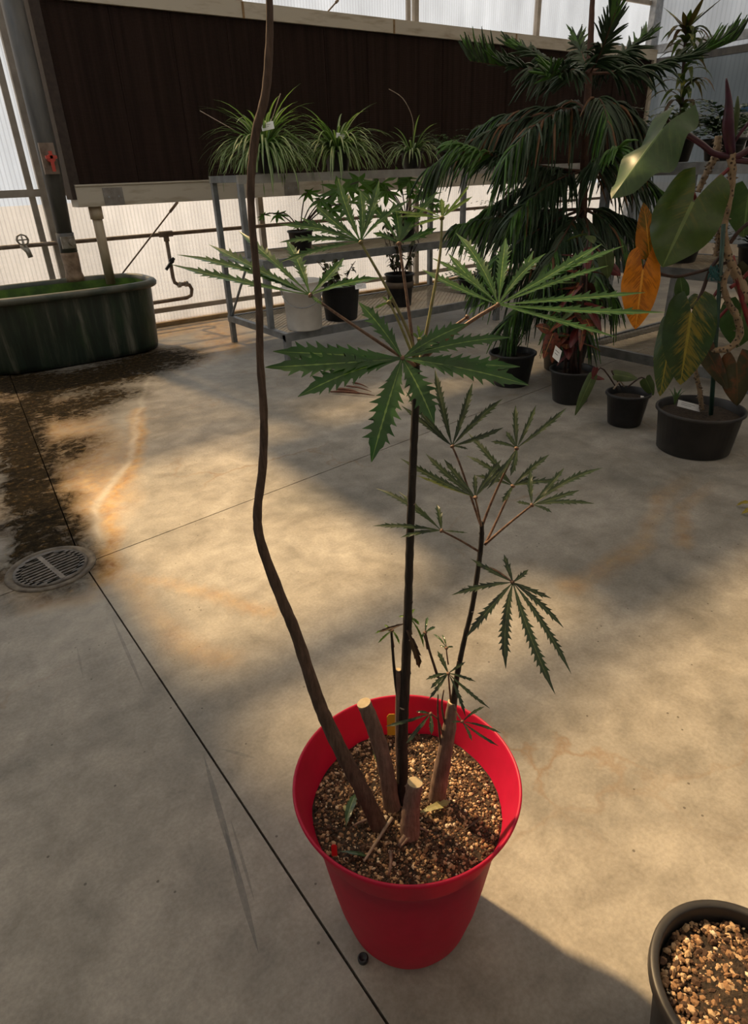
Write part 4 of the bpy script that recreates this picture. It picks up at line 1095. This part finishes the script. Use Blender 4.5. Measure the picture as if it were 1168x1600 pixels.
for pth, wp, mm in ((((1142, 245), (1115, 240), (1095, 225), (1065, 205)), 9, DPUR), (((1143, 248), (1160, 240), (1185, 222)), 10, DPUR), (((1145, 225), (1158, 205), (1180, 180)), 5, DPUR), (((1140, 250), (1168, 252), (1190, 255)), 9, DPUR),
                    (((1140, 262), (1110, 290), (1092, 318), (1082, 300)), 6, REDP), (((1130, 395), (1110, 420), (1095, 460), (1081, 483)), 6, M_dstem), (((1143, 400), (1152, 440), (1164, 485), (1175, 520)), 8, REDP),
                    (((1135, 410), (1090, 425), (1050, 432), (1010, 420)), 5, M_dstem), (((1130, 440), (1110, 470), (1090, 500), (1055, 505)), 5, REDP), (((1140, 450), (1165, 430), (1190, 400)), 6, REDP), (((1138, 480), (1120, 500), (1100, 530)), 5, REDP),
                    (((1066, 205), (1050, 195), (1042, 188)), 6, DPUR), (((1020, 400), (1012, 408), (1003, 418)), 4, M_dstem), (((1140, 380), (1155, 360), (1180, 340)), 6, M_dstem)):
    pts = [P(x, y, dC - .04 * (i / len(pth))) for i, (x, y) in enumerate(pth)]; mb = MB(); mb.tube(spline(pts, 12), wp * .5 * mpx(pts[0]), 7); mb.build('petiole', mm, t4)
Lp1 = leaf_mat('philodendron_green', (.045, .090, .030), (.12, .16, .06), (.13, .20, .08), .38, .22, (.075, .12, .04), 9, .5, .7, veins=True)
Lp2 = leaf_mat('philodendron_bronze', (.060, .095, .022), (.10, .12, .05), (.16, .21, .07), .30, .22, (.14, .13, .02), 7, .52, .75, veins=True)
Lo = leaf_mat('philodendron_orange', (.62, .22, .012), (.45, .15, .015), (.75, .36, .05), .42, .42, (.40, .13, .01), 16, .5, .62, tcol=(1.3, 1.1, .5), veins=True)
Lo2 = leaf_mat('philodendron_ochre', (.40, .15, .012), (.35, .13, .012), (.55, .28, .04), .42, .42, (.15, .10, .01), 14, .46, .58, tcol=(1.3, 1.1, .5), veins=True)
Lm = leaf_mat('philodendron_mottled', (.035, .070, .022), (.06, .08, .03), (.30, .24, .04), .30, .25, (.22, .17, .03), 9, .47, .66, veins=True)
Ld = leaf_mat('philodendron_dark', (.012, .028, .012), (.02, .035, .015), (.03, .05, .02), .35, .1)
Ldr = leaf_mat('philodendron_red', (.038, .036, .016), (.05, .04, .02), (.10, .05, .02), .35, .15, (.16, .05, .02), 9, .52, .68)
def pleaf(a, b, hw, m, side=0., up=.3, dd=(0, 0), lob=.28, **kw):
    p, q = P(*a, dC + dd[0]), P(*b, dC + dd[1]); heart(t4, p, q, hw * mpx(p), ((EYE - p).normalized() + UP * up + cright * side), m, 'leaf', lobes=lob, **kw)
pleaf((1038, 196), (954, 306), 44, Lp1, side=-.55, up=.45, dd=(-.10, -.30), lob=.40, droop=.04, cup=-.35, rip=.30)
pleaf((1084, 312), (1034, 417), 58, Lp2, side=-.1, up=.1, dd=(-.12, -.16), lob=.42, droop=.06, rip=.06)
pleaf((1014, 400), (1008, 315), 20, Lo2, side=.35, up=.2, dd=(-.06, -.02), lob=.05)
pleaf((1004, 420), (993, 515), 32, Lo, side=.2, up=.1, dd=(-.10, -.16), lob=.36, rip=.10, droop=.05)
pleaf((1080, 484), (1062, 602), 43, Lm, side=-.05, up=.15, dd=(-.12, -.2), lob=.24, droop=.06)
pleaf((1052, 508), (1028, 620), 27, Lm, side=-.45, up=.2, dd=(-.08, -.14), lob=.15, droop=.06)
pleaf((1096, 535), (1142, 610), 18, Ldr, side=.35, up=.2, dd=(-.06, -.10), lob=.10)
pleaf((1150, 565), (1153, 636), 26, Ldr, side=.2, up=.2, dd=(-.05, -.09), lob=.25)
pleaf((1066, 462), (1062, 430), 12, Lp1, up=.3, dd=(-.02, -.02), lob=.1); pleaf((1090, 465), (1075, 480), 12, Lm, up=.3, dd=(-.02, -.04), lob=.2)
pleaf((1170, 300), (1160, 372), 34, Lp1, up=.3, dd=(.1, .1), lob=.25); pleaf((1160, 480), (1150, 545), 36, Lp1, up=.3, dd=(.12, .12), lob=.25); pleaf((1172, 420), (1180, 480), 26, Ldr, up=.3, dd=(.02, .0), lob=.25)
mb = MB(); mb.tube([P(1130, 350, dC - .02), P(1120, 500, dC - .04), P(1110, 648, dC - .05)], [.011, .012, .013], 9); mb.build('stake', simple('green_stake', (.025, .075, .055), (.02, .05, .04), .5, 20), t4)
mb = MB()
for k in range(10): mb.tube([P(1112 + random.uniform(-8, 12), 425 + random.uniform(-12, 14), dC - .05) for _ in range(4)], .004, 5)
mb.build('twine_tie', simple('teal_twine', (.02, .12, .13), (.02, .09, .10), .7, 30), t4)
card((1076, 634), (at(1076, 634, Z=z + .005) - EYE).dot(FH), (17.5, 4.5), (-1.2, 5), t4)
for k in range(7):
    a = 2 * PI * k / 7; p = P(1055, 622, dC - .1); mb = MB(); strap(mb, bez(p - V((0, 0, .04)), p + V((math.cos(a) * .02, math.sin(a) * .02, .04)), p + V((math.cos(a) * .05, math.sin(a) * .05, .05)), 5), [.004, .006, .006, .004, .001]); mb.build('seedling_leaf', L_top[0], t4)

# ================================================================== Norfolk pine
pt_base = at(897, 585, Z=0)
PT = V((4.66, 3.58, 0))
pine = thing('potted_norfolk_pine', 'tall dark green Norfolk pine with drooping tiered branches beside the bench corner', 'tree', PT)
lathe_pot(PT, .21, .34, M_black, pine); soil_disc(PT, .19, .30, pine)
PBK = bark('pine_bark', (.055, .026, .016), (.14, .065, .04))
tpts = [PT + V((0, 0, .28)), P(905, 420, PT.dot(FH)), P(913, 240, PT.dot(FH)), P(920, 110, PT.dot(FH)), P(925, 0, PT.dot(FH)), P(928, -90, PT.dot(FH))]
tcv = spline(tpts, 50); mb = MB(); mb.tube(tcv, lerpl([.040, .034, .030, .024, .017, .012], 50), 10, jit=.06); mb.build('trunk', PBK, pine)
PN = [leaf_mat('pine_needles', (.026, .056, .022), (.03, .06, .025), (.03, .09, .02), .45, .12), leaf_mat('pine_needles_bright', (.070, .170, .028), (.05, .15, .03), (.06, .20, .03), .42, .2), leaf_mat('pine_needles_dry', (.16, .075, .03), (.16, .08, .04), (.2, .1, .05), .6, .1)]
PNM = [PN[0][0], PN[1][0], PN[2][0]]
def sprig(mb, p, d, L, droop, mi, r=.0085):
    n = 5; pts = []
    for k in range(n + 1):
        t = k / n; pts.append(p + d * (L * t) + V((0, 0, -droop * L * t * t)))
    mb.tube(pts, [r * q for q in (.7, 1.1, 1.15, 1.0, .8, .3)], 4, mi, caps=False, jit=.25, sm=False)
    for k in range(1, n + 1):                     # short awl needles
        q = pts[k]; t = (pts[k] - pts[k - 1]).normalized(); a, b = frame_of(t)
        for j in range(5):
            th = random.uniform(0, 2 * PI); o_ = a * math.cos(th) + b * math.sin(th)
            q2 = q - t * random.uniform(0, L / n); s_ = t.cross(o_) * .0026
            mb.quad([q2 - s_, q2 + s_, q2 + (o_ * .7 + t * .8) * random.uniform(.010, .016)], mi)
def pbranch(p0, p1, sag, dens=46, spl=.20, droop=.55, tipup=.0, dry=0.0, bright=.25):
    L = (p1 - p0).length; ctrl = (p0 + p1) / 2 + V((0, 0, sag))
    ax = bez(p0, ctrl, p1, 16)
    mb = MB(); mb.tube(ax, lerpl([.012, .008, .003], 16), 6); br = mb.build('branch', PBK, pine)
    mb = MB(); n = int(dens * 2.0 * L)
    for k in range(n):
        t = .16 + .84 * (k + random.random()) / n
        q = ax[0] * (1 - t) ** 2 + ctrl * 2 * t * (1 - t) + p1 * t * t
        tan = ((ctrl - p0) * (1 - t) + (p1 - ctrl) * t).normalized()
        sd = tan.cross(UP).normalized() * (1 if k % 2 else -1)
        tu_ = tipup * max(0, (t - .42) / .58) ** .8; up_ = UP * (random.uniform(-.55, .40) + tu_ * 1.25)
        dv = (tan * random.uniform(.55, 1.0) + sd * random.uniform(.45, .9) * (1.1 - .5 * t) + up_).normalized()
        l_ = spl * random.uniform(.75, 1.25) * (1.15 - .45 * t)
        mi = 2 if random.random() < dry * (1 - t) else (1 if (t > .72 and random.random() < bright * 2.4) else 0)
        sprig(mb, q, dv, l_, droop * random.uniform(.6, 1.5) + (.25 if tipup > .3 else 0) - tu_ * .9, mi)
    o = mb.build('needle_sprays', PNM, br); o['kind'] = 'stuff'
random.seed(12)
D0 = PT.dot(FH)
def tk(y):      # point on the trunk at a pixel row
    return min(tcv, key=lambda p: abs((CY + F * (p - EYE).dot(cdown) / depth(p)) - y))
# top tier (seen against the light), then the drooping tiers below
for tipx, dd, sag, tu in (((735, 95), -.15, -.02, .9), ((1150, 62), .0, -.10, .8), ((965, 5), -.35, -.10, .9), ((855, 118), -.55, .05, .3), ((1010, 60), .5, .0, .5), ((800, 75), .6, .0, .5), ((900, 60), .9, 0, .5)):
    pbranch(tk(112), P(*tipx, D0 + dd), sag, dens=58, spl=.20, droop=.20, tipup=tu, bright=.25)
for tipx, dd, sag in (((672, 262), -.05, .22), ((790, 245), -.55, .22), ((1015, 215), .0, .22), ((950, 200), -.5, .25), ((870, 170), .6, .12), ((985, 175), .6, .12), ((745, 200), .5, .15)):
    pbranch(tk(182), P(*tipx, D0 + dd), sag, dens=52, spl=.24, droop=.95, dry=.22, bright=.15)
for tipx, dd, sag, br_ in (((708, 225), -.35, -.05, .5), ((965, 232), -.75, .0, .5), ((735, 345), .1, .12, .3), ((800, 340), -.6, .12, .2), ((1030, 300), .0, .12, .1), ((1000, 270), .6, .1, .1), ((830, 290), .7, .1, .1)):
    pbranch(tk(275), P(*tipx, D0 + dd), sag, dens=52, spl=.22, droop=.8, tipup=.25 if br_ > .3 else 0, dry=.1, bright=br_)
for tipx, dd, sag in (((715, 352), -.3, .04), ((760, 420), -.5, .10), ((985, 400), -.2, .12), ((850, 430), -.7, .1), ((930, 440), -.65, .1), ((1005, 360), .3, .1), ((780, 360), .5, .1)):
    pbranch(tk(335), P(*tipx, D0 + dd), sag, dens=64, spl=.22, droop=.9, dry=.06)
for tipx, dd, sag in (((750, 445), -.1, .06), ((790, 505), -.4, .08), ((960, 470), -.2, .1), ((870, 500), -.5, .1), ((915, 520), -.3, .1), ((830, 470), .4, .1)):
    pbranch(tk(410), P(*tipx, D0 + dd), sag, dens=64, spl=.22, droop=.9, dry=.04)

# ================================================================== things on the benches
def shelf_pot(name, label, px, z, y, r, h, m=M_black, cat='potted plant', group=None, rb=.80):
    q = at(px, 300, Y=y); x = q.x
    for _ in range(3):                       # column px at the pot's own height
        v0 = V((x, y, z + h * .5)); xx = CX + F * (v0 - EYE).dot(cright) / depth(v0); x += (px - xx) * mpx(v0) / .82
    c = V((x, y, z)); t = thing(name, label, cat, c, group); lathe_pot(c, r, h, m, t, rb=rb, seg=28); soil_disc(c, r * .93, h - .03, t, seg=20); return t, c
SPG = leaf_mat('spider_leaf_edge', (.075, .150, .035), (.09, .15, .05), (.1, .2, .06), .4, .25)[0]
SPW = leaf_mat('spider_leaf_stripe', (.42, .47, .27), (.36, .42, .24), (.4, .5, .3), .4, .3)[0]
SPD = leaf_mat('spider_leaf_plain', (.035, .075, .022), (.05, .09, .03), (.05, .1, .03), .4, .2)[0]
def spider(t, c, h, n, ln, mats, stripe=True, tall=.5):
    for k in range(n):
        a = random.uniform(0, 2 * PI); ca_, sa_ = math.cos(a), math.sin(a)
        L = ln * random.uniform(.7, 1.2); phi = math.radians(random.triangular(8, 86, 38)); bend = math.radians(random.uniform(85, 140)) * (1 if phi < 1.1 else .7)
        q = c + V((ca_ * .04, sa_ * .04, h - .02)); pts = [q.copy()]; n_ = 9
        for i in range(n_ - 1):
            an = phi - bend * ((i + .5) / (n_ - 1)) ** 1.1
            q = q + V((ca_ * math.cos(an), sa_ * math.cos(an), math.sin(an))) * (L / (n_ - 1))
            pts.append(q.copy())
        pts = [V((p.x, p.y, max(p.z, c.z + .012 + .0)) if c.y - .30 < p.y < c.y + .30 else p) for p in pts]
        mb = MB(); strap(mb, pts, [q_ * 1.25 for q_ in (.006, .009, .011, .0115, .011, .010, .008, .005, .0008)], stripe=1 if stripe else None); mb.build('blade', mats, t)
random.seed(21)
YT = 6.36
sp1, c = shelf_pot('potted_spider_plant', 'fullest striped spider plant with a white label at the bench end', 415, 1.618, YT, .135, .20, group=None)
spider(sp1, c, .20, 240, .60, [SPG, SPW]); card((418, 197), (c - EYE).dot(FH) - .2, (9.5, -2.2), (1, 6), sp1)
for a, b in (((395, 220), (312, 173)), ((415, 215), (438, 146))):
    p, q = P(*a, (c - EYE).dot(FH)), P(*b, (c - EYE).dot(FH)); mb = MB(); mb.tube([p, q], .004, 5); mb.build('flower_stalk', M_scar, sp1)
sp2, c = shelf_pot('potted_spider_plant', 'striped spider plant on the top tier between a fuller one and a sparse dark one', 527, 1.618, YT, .135, .19)
spider(sp2, c, .19, 200, .56, [SPG, SPW]); card((532, 212), (c - EYE).dot(FH) - .22, (7, 1), (-.5, 4), sp2)
sp3, c = shelf_pot('potted_spider_plant', 'sparse dark green spider plant with one long flower stalk on the top tier', 643, 1.618, YT, .12, .17)
spider(sp3, c, .17, 80, .40, [SPD, SPW]); p = V(c) + V((0, 0, .17)); dd = (c - EYE).dot(FH); mb = MB(); mb.tube(spline([p, P(645, 190, dd), P(630, 155, dd), P(607, 139, dd)], 14), .004, 5); mb.build('flower_stalk', M_scar, sp3)
FERN = leaf_mat('fern_leaf', (.026, .085, .018), (.04, .09, .03), (.05, .12, .03), .45, .22)[0]
def bushy(t, c, h, n, ln, m, wd=.011, hi=.7):
    for k in range(n):
        a = random.uniform(0, 2 * PI); L = ln * random.uniform(.6, 1.15); e = random.uniform(.15, hi)
        dv = V((math.cos(a), math.sin(a), e)); b0 = c + V((math.cos(a) * .03, math.sin(a) * .03, h - .03)); b1 = b0 + V((dv.x * .4, dv.y * .4, e + .5)) * L * .6; b2 = b0 + V((dv.x, dv.y, e * .8)) * L
        ax = bez(b0, b1, b2, 9); mb = MB(); strap(mb, ax, [.002] * 9)
        for i in range(2, 9):
            for s_ in (-1, 1):
                tt = (ax[i] - ax[i - 1]).normalized(); sd = tt.cross(UP).normalized() * s_; l2 = L * .22 * (1.15 - i / 10)
                strap(mb, [ax[i], ax[i] + (sd * .7 + tt * .5) * l2 * .5, ax[i] + (sd * .8 + tt * .7) * l2 - UP * l2 * .2], [wd * .4, wd, .001])
        mb.build('frond', m, t)
f1, c = shelf_pot('potted_fern', 'ferny green potted plant on the top tier next to the sparse spider plant', 697, 1.618, YT, .12, .17); bushy(f1, c, .17, 34, .34, FERN)
f2, c = shelf_pot('potted_fern', 'low ferny plant on the top tier behind the pine branches', 765, 1.618, YT, .12, .17); bushy(f2, c, .17, 34, .40, FERN, hi=.9)
DKL = leaf_mat('bush_leaf', (.026, .070, .019), (.04, .08, .03), (.05, .11, .03), .4, .1)[0]
# lobed-leaf plants on the middle tier
LOB = leaf_mat('lobed_leaf', (.060, .135, .024), (.08, .14, .03), (.13, .21, .05), .4, .5, tcol=(1.4, 1.8, .5))
def lobed(t, p, size, nrm, rot, mats=LOB, lobes_=7):
    nrm = nrm.normalized(); a, b = frame_of(nrm); mb = MB(); pts = []; n = lobes_ * 4
    for k in range(n + 1):
        th = rot + (k / n) * 2 * PI * .86 + .22; ph = k % 4
        rr = size * (1.0 if ph == 2 else (.62 if ph in (1, 3) else .34)) * (.75 + .25 * math.sin(PI * k / n))
        pts.append(p + (a * math.cos(th) + b * math.sin(th)) * rr - nrm * rr * .28 + nrm * size * .06 * math.sin(k * 2.1))
    i0 = len(mb.v); mb.v.append(p); mb.v += pts
    for k in range(n): mb.f.append((i0, i0 + 1 + k, i0 + 2 + k)); mb.mi.append(0); mb.sm.append(False)
    for k in range(lobes_):
        q = pts[k * 4 + 2]; tt = (q - p).normalized(); sd = tt.cross(nrm).normalized() * size * .018; o_ = nrm * .002
        mb.quad([p - sd + o_, p + sd + o_, p.lerp(q, .85) + sd * .3 + o_, p.lerp(q, .85) - sd * .3 + o_], 1)
    return mb.face(nrm).build('leaf', mats, t)
def lobed_plant(t, c, h, leaves, dep):
    for (x, y, s_, dd) in leaves:
        p = P(x, y, dep + dd); b = c + V((0, 0, h - .02)); mb = MB(); mb.tube(bez(b, b.lerp(p, .5) + V((0, 0, .15)), p, 10), .006, 6); mb.build('petiole', M_dstem, t)
        lobed(t, p, s_ * mpx(p), (UP * 1.2 + (EYE - p).normalized() * .9 + V((random.uniform(-.3, .3), random.uniform(-.3, .3), 0))), random.uniform(0, 6))
lp1, c = shelf_pot('potted_lobed_leaf_plant', 'lobed-leaf plant with drooping leaves in a small black pot on the middle tier', 470, .908, 6.1, .125, .20)
lobed_plant(lp1, c, .20, [(432, 335, 20, -.05), (412, 336, 14, 0), (530, 296, 40, -.1), (500, 312, 34, -.2), (560, 284, 36, .1), (515, 328, 30, -.25), (545, 318, 32, -.3), (480, 300, 24, .1), (545, 292, 30, .2)], (c - EYE).dot(FH))
lp2, c = shelf_pot('potted_lobed_leaf_plant', 'lobed-leaf plant with high upright green leaves in a dark pot on the middle tier', 634, .908, 6.1, .11, .24)
lobed_plant(lp2, c, .24, [(590, 285, 36, 0), (622, 276, 38, .1), (604, 298, 32, -.2), (662, 306, 34, -.1), (640, 282, 30, 0), (645, 300, 20, .1), (680, 320, 18, -.2), (575, 300, 22, .1), (655, 385, 16, -.3)], (c - EYE).dot(FH))
# lower tier: bucket and two dark pots
q = at(478, 517, Z=.287); bc = V((q.x + .06, q.y + .12, .287))
bucket = thing('plastic_bucket', 'white plastic bucket with wire handle on the lowest bench tier', 'bucket', bc)
s_ = mpx(bc); br_ = 30.5 * s_; bh = .44
mb = MB(); mb.lathe(bc, [(.0001, 0), (br_ * .86, 0), (br_ * .88, .01), (br_ * .96, bh - .09), (br_ * 1.0, bh - .088), (br_ * 1.0, bh - .075), (br_ * .97, bh - .07), (br_, bh - .02), (br_ * 1.03, bh - .01), (br_ * 1.03, bh), (br_ * .97, bh), (br_ * .94, bh - .03), (br_ * .83, .02), (.0001, .02)], 40); bb = mb.build('body', M_white, bucket)
mb = MB(); pts = [bc + cright * (math.cos(a) * br_ * 1.03) - FH * (math.sin(a) * br_ * .5 + br_ * .5 * math.sin(a)) + V((0, 0, bh - .08 - math.sin(a) * .14)) for a in [PI * k / 14 for k in range(15)]]
mb.tube(pts, .004, 6); mb.build('handle', M_alu, bucket)
for sg in (-1, 1):
    mb = MB(); e = bc + cright * (sg * br_ * 1.0) + V((0, 0, bh - .08)); mb.tube([e, e + cright * sg * .02], .018, 8); mb.build('handle_lug', M_white, bucket)
DL = leaf_mat('wilted_leaf', (.055, .060, .025), (.06, .06, .03), (.09, .08, .03), .5, .2)
def twiggy(t, c, h, n, ht, spread, mats, nl=7, lw=.035):
    for k in range(n):
        a = random.uniform(0, 2 * PI); b0 = c + V((math.cos(a) * .05, math.sin(a) * .05, h - .03)); b1 = b0 + V((math.cos(a) * spread * random.uniform(.3, 1), math.sin(a) * spread * random.uniform(.3, 1), ht * random.uniform(.5, 1)))
        ax = bez(b0, b0.lerp(b1, .5) + V((random.uniform(-.05, .05), random.uniform(-.05, .05), .03)), b1, 8); mb = MB(); mb.tube(ax, lerpl([.006, .003], 8), 5); mb.build('stem', M_dstem, t)
        for j in range(nl):
            i = random.randint(2, 7); aa = random.uniform(0, 2 * PI); dv = V((math.cos(aa), math.sin(aa), random.uniform(-1.2, .3))).normalized(); p = ax[i]
            heart(t, p + dv * .015, p + dv * random.uniform(.05, .09), lw * random.uniform(.6, 1), UP + V((math.cos(aa), math.sin(aa), 0)) * .5, mats, 'leaf', lobes=.1, droop=.3)
bp, c = shelf_pot('potted_wilted_plant', 'wilted dark-leaved plant with white label in a black pot beside the white bucket', 532, .287, 5.62, .20, .34); twiggy(bp, c, .34, 9, .32, .22, DL, 8)
card((563, 447), (c - EYE).dot(FH) - .2, (8.5, -1), (.5, 4.2), bp)
tp_, c = shelf_pot('potted_twiggy_plant', 'tall twiggy plant with shrivelled leaves in a banded dark pot', 624, .287, 5.75, .155, .34, M_black); twiggy(tp_, c, .34, 14, .55, .22, DL, 9, .03)
mb = MB(); mb.lathe(c, [(.143, .20), (.151, .20), (.155, .26), (.147, .26)], 28); mb.build('paper_band', simple('tan_band', (.16, .12, .085), (.11, .08, .06), .7, 9), tp_)
dp, c = shelf_pot('potted_fern', 'low dark ferny potted plant on the lowest tier beyond the twiggy plant', 735, .287, 5.8, .15, .16); bushy(dp, c, .16, 30, .34, DKL, .015)
dp2, c = shelf_pot('potted_fern', 'dark ferny plant in a black pot on the middle tier behind the pine', 790, .908, 6.2, .13, .18); bushy(dp2, c, .18, 30, .36, DKL, .013)
dp3, c = shelf_pot('potted_fern', 'bushy dark potted plant on the middle tier partly hidden by pine branches', 850, .908, 6.2, .13, .18); bushy(dp3, c, .18, 36, .42, DKL, .016, hi=1.2)

# right bench: a leggy dracaena and a row of dark foliage pots
def rb_pot(name, label, x, y, z, r=.13, h=.18, m=M_black):
    c = V((x, y, z)); t = thing(name, label, 'potted plant', c); lathe_pot(c, r, h, m, t, seg=28); soil_disc(c, r * .93, h - .03, t, seg=20); return t, c
random.seed(44)
ZT = 1.588
dq = at(1062, 210, X=5.85)
dra, c = rb_pot('potted_dracaena', 'leggy cane plant with curled yellow-green leaves on the side bench top', 5.85, dq.y, ZT)
dd = (c - EYE).dot(FH); cs = [c + V((0, 0, .15)), P(1064, 180, dd), P(1066, 130, dd), P(1070, 70, dd), P(1072, 45, dd)]
cs = spline(cs, 30); mb = MB(); mb.tube(cs, lerpl([.020, .016, .010], 30), 8, jit=.05); mb.build('cane', M_dstem, dra)
LDR = leaf_mat('dracaena_leaf', (.055, .085, .022), (.07, .09, .03), (.10, .14, .04), .4, .35, (.32, .28, .06), 12, .5, .65)[0]
LDB = leaf_mat('dracaena_leaf_brown', (.10, .055, .025), (.1, .06, .03), (.1, .1, .04), .5, .3)[0]
for k in range(84):
    i = random.randint(6, 29); p = cs[i]; a = random.uniform(0, 2 * PI); L = random.uniform(.14, .26) * (1.25 if i < 17 else .9); ca_, sa_ = math.cos(a), math.sin(a)
    e = random.uniform(-.5, .1) if i < 27 else .8
    mb = MB(); strap(mb, bez(p, p + V((ca_ * L * .6, sa_ * L * .6, L * .5)), p + V((ca_ * L * 1.05, sa_ * L * 1.05, L * e)), 8), [.008, .016, .022, .024, .021, .016, .009, .001]); mb.build('blade', LDB if random.random() < .25 else LDR, dra)
names = [('leafy dark green potted plant at the corner of the side bench top', 5.40, 3.42), ('dark leafy potted plant on the side bench next to the cane plant', 5.45, 2.93), ('leafy plant in a black pot on the far edge of the side bench', 6.25, 3.12)]
for i, (lb, x, y) in enumerate(names):
    t, c = rb_pot('potted_foliage_plant', lb, x, y, ZT, .15, .15); bushy(t, c, .15, 40, .44, DKL, .018, hi=.8)
mq = at(1150, 245, X=5.80)
mk = thing('white_plant_marker', 'white upright plastic marker on the side bench behind the purple leaf shoot', 'marker', (mq.x, mq.y, ZT))
mb = MB(); mb.box((mq.x - .006, mq.y - .05, ZT), (mq.x + .006, mq.y + .05, ZT + .38)); mb.build('blade', M_label, mk)
mb = MB(); mb.box((mq.x - .0075, mq.y - .04, ZT + .33), (mq.x - .0061, mq.y + .04, ZT + .365)); mb.build('blue_band', simple('blue_print', (.12, .25, .5), (.12, .25, .5), .5, 5), mk)
for i, (lb, x, y) in enumerate([('dark bushy potted plant on the side bench middle shelf by its corner', 5.8, 3.3), ('dark bushy potted plant on the side bench middle shelf behind the orange leaves', 5.85, 2.7), ('dark potted plant on the side bench middle shelf behind the climbing trunk', 5.85, 2.05)]):
    t, c = rb_pot('potted_shade_plant', lb, x, y, .803, .14, .17); bushy(t, c, .17, 34, .40, DKL, .018, hi=1.3)

# ================================================================== litter on the floor
fl = thing('fallen_dry_leaves', 'reddish brown dry leaf stalks lying on the concrete in front of the bench', 'dry leaves', at(548, 612, Z=0))
for a, b, wd in (((516, 612), (585, 618), 3.5), ((525, 608), (560, 613), 4), ((540, 603), (580, 612), 2.5), ((550, 598), (575, 606), 2.5)):
    p, q = at(*a, Z=.012), at(*b, Z=.014); mb = MB(); mb.tube(bez(p, (p + q) / 2 + V((0, 0, .02)), q, 8), [wd * .5 * mpx(p) * k for k in (.6, 1, 1.1, 1, .9, .7, .5, .2)], 6, jit=.2); mb.build('stalk', simple('dry_stalk', (.14, .055, .03), (.08, .03, .02), .8, 30), fl)
cstr = at(567, 1500, Z=0)
ring = thing('metal_drain_plug', 'small dark round plug by the joint beside the red pot', 'plug', cstr)
mb = MB(); mb.lathe(cstr, [(.012, .0005), (.0125, .009), (.011, .012), (.008, .012), (.007, .008), (.0001, .007)], 24); mb.build('body', M_black, ring)
yl = thing('fallen_yellow_leaf', 'curled yellow leaf lying on the grey concrete floor', 'leaf', at(1163, 792, Z=0))
for a, b in (((1150, 790), (1176, 786)), ((1158, 803), (1180, 795))):
    p, q = at(*a, Z=.01), at(*b, Z=.03); leaflet(p, q, 7 * mpx(p), UP, 4, .25, yl, leaf_mat('yellow_fallen', (.35, .25, .03), (.3, .22, .03), (.5, .4, .1), .5, .3), 'leaf_lobe', depthf=.3)

for o in bpy.data.objects:
    if '_b' in o: del o['_b']
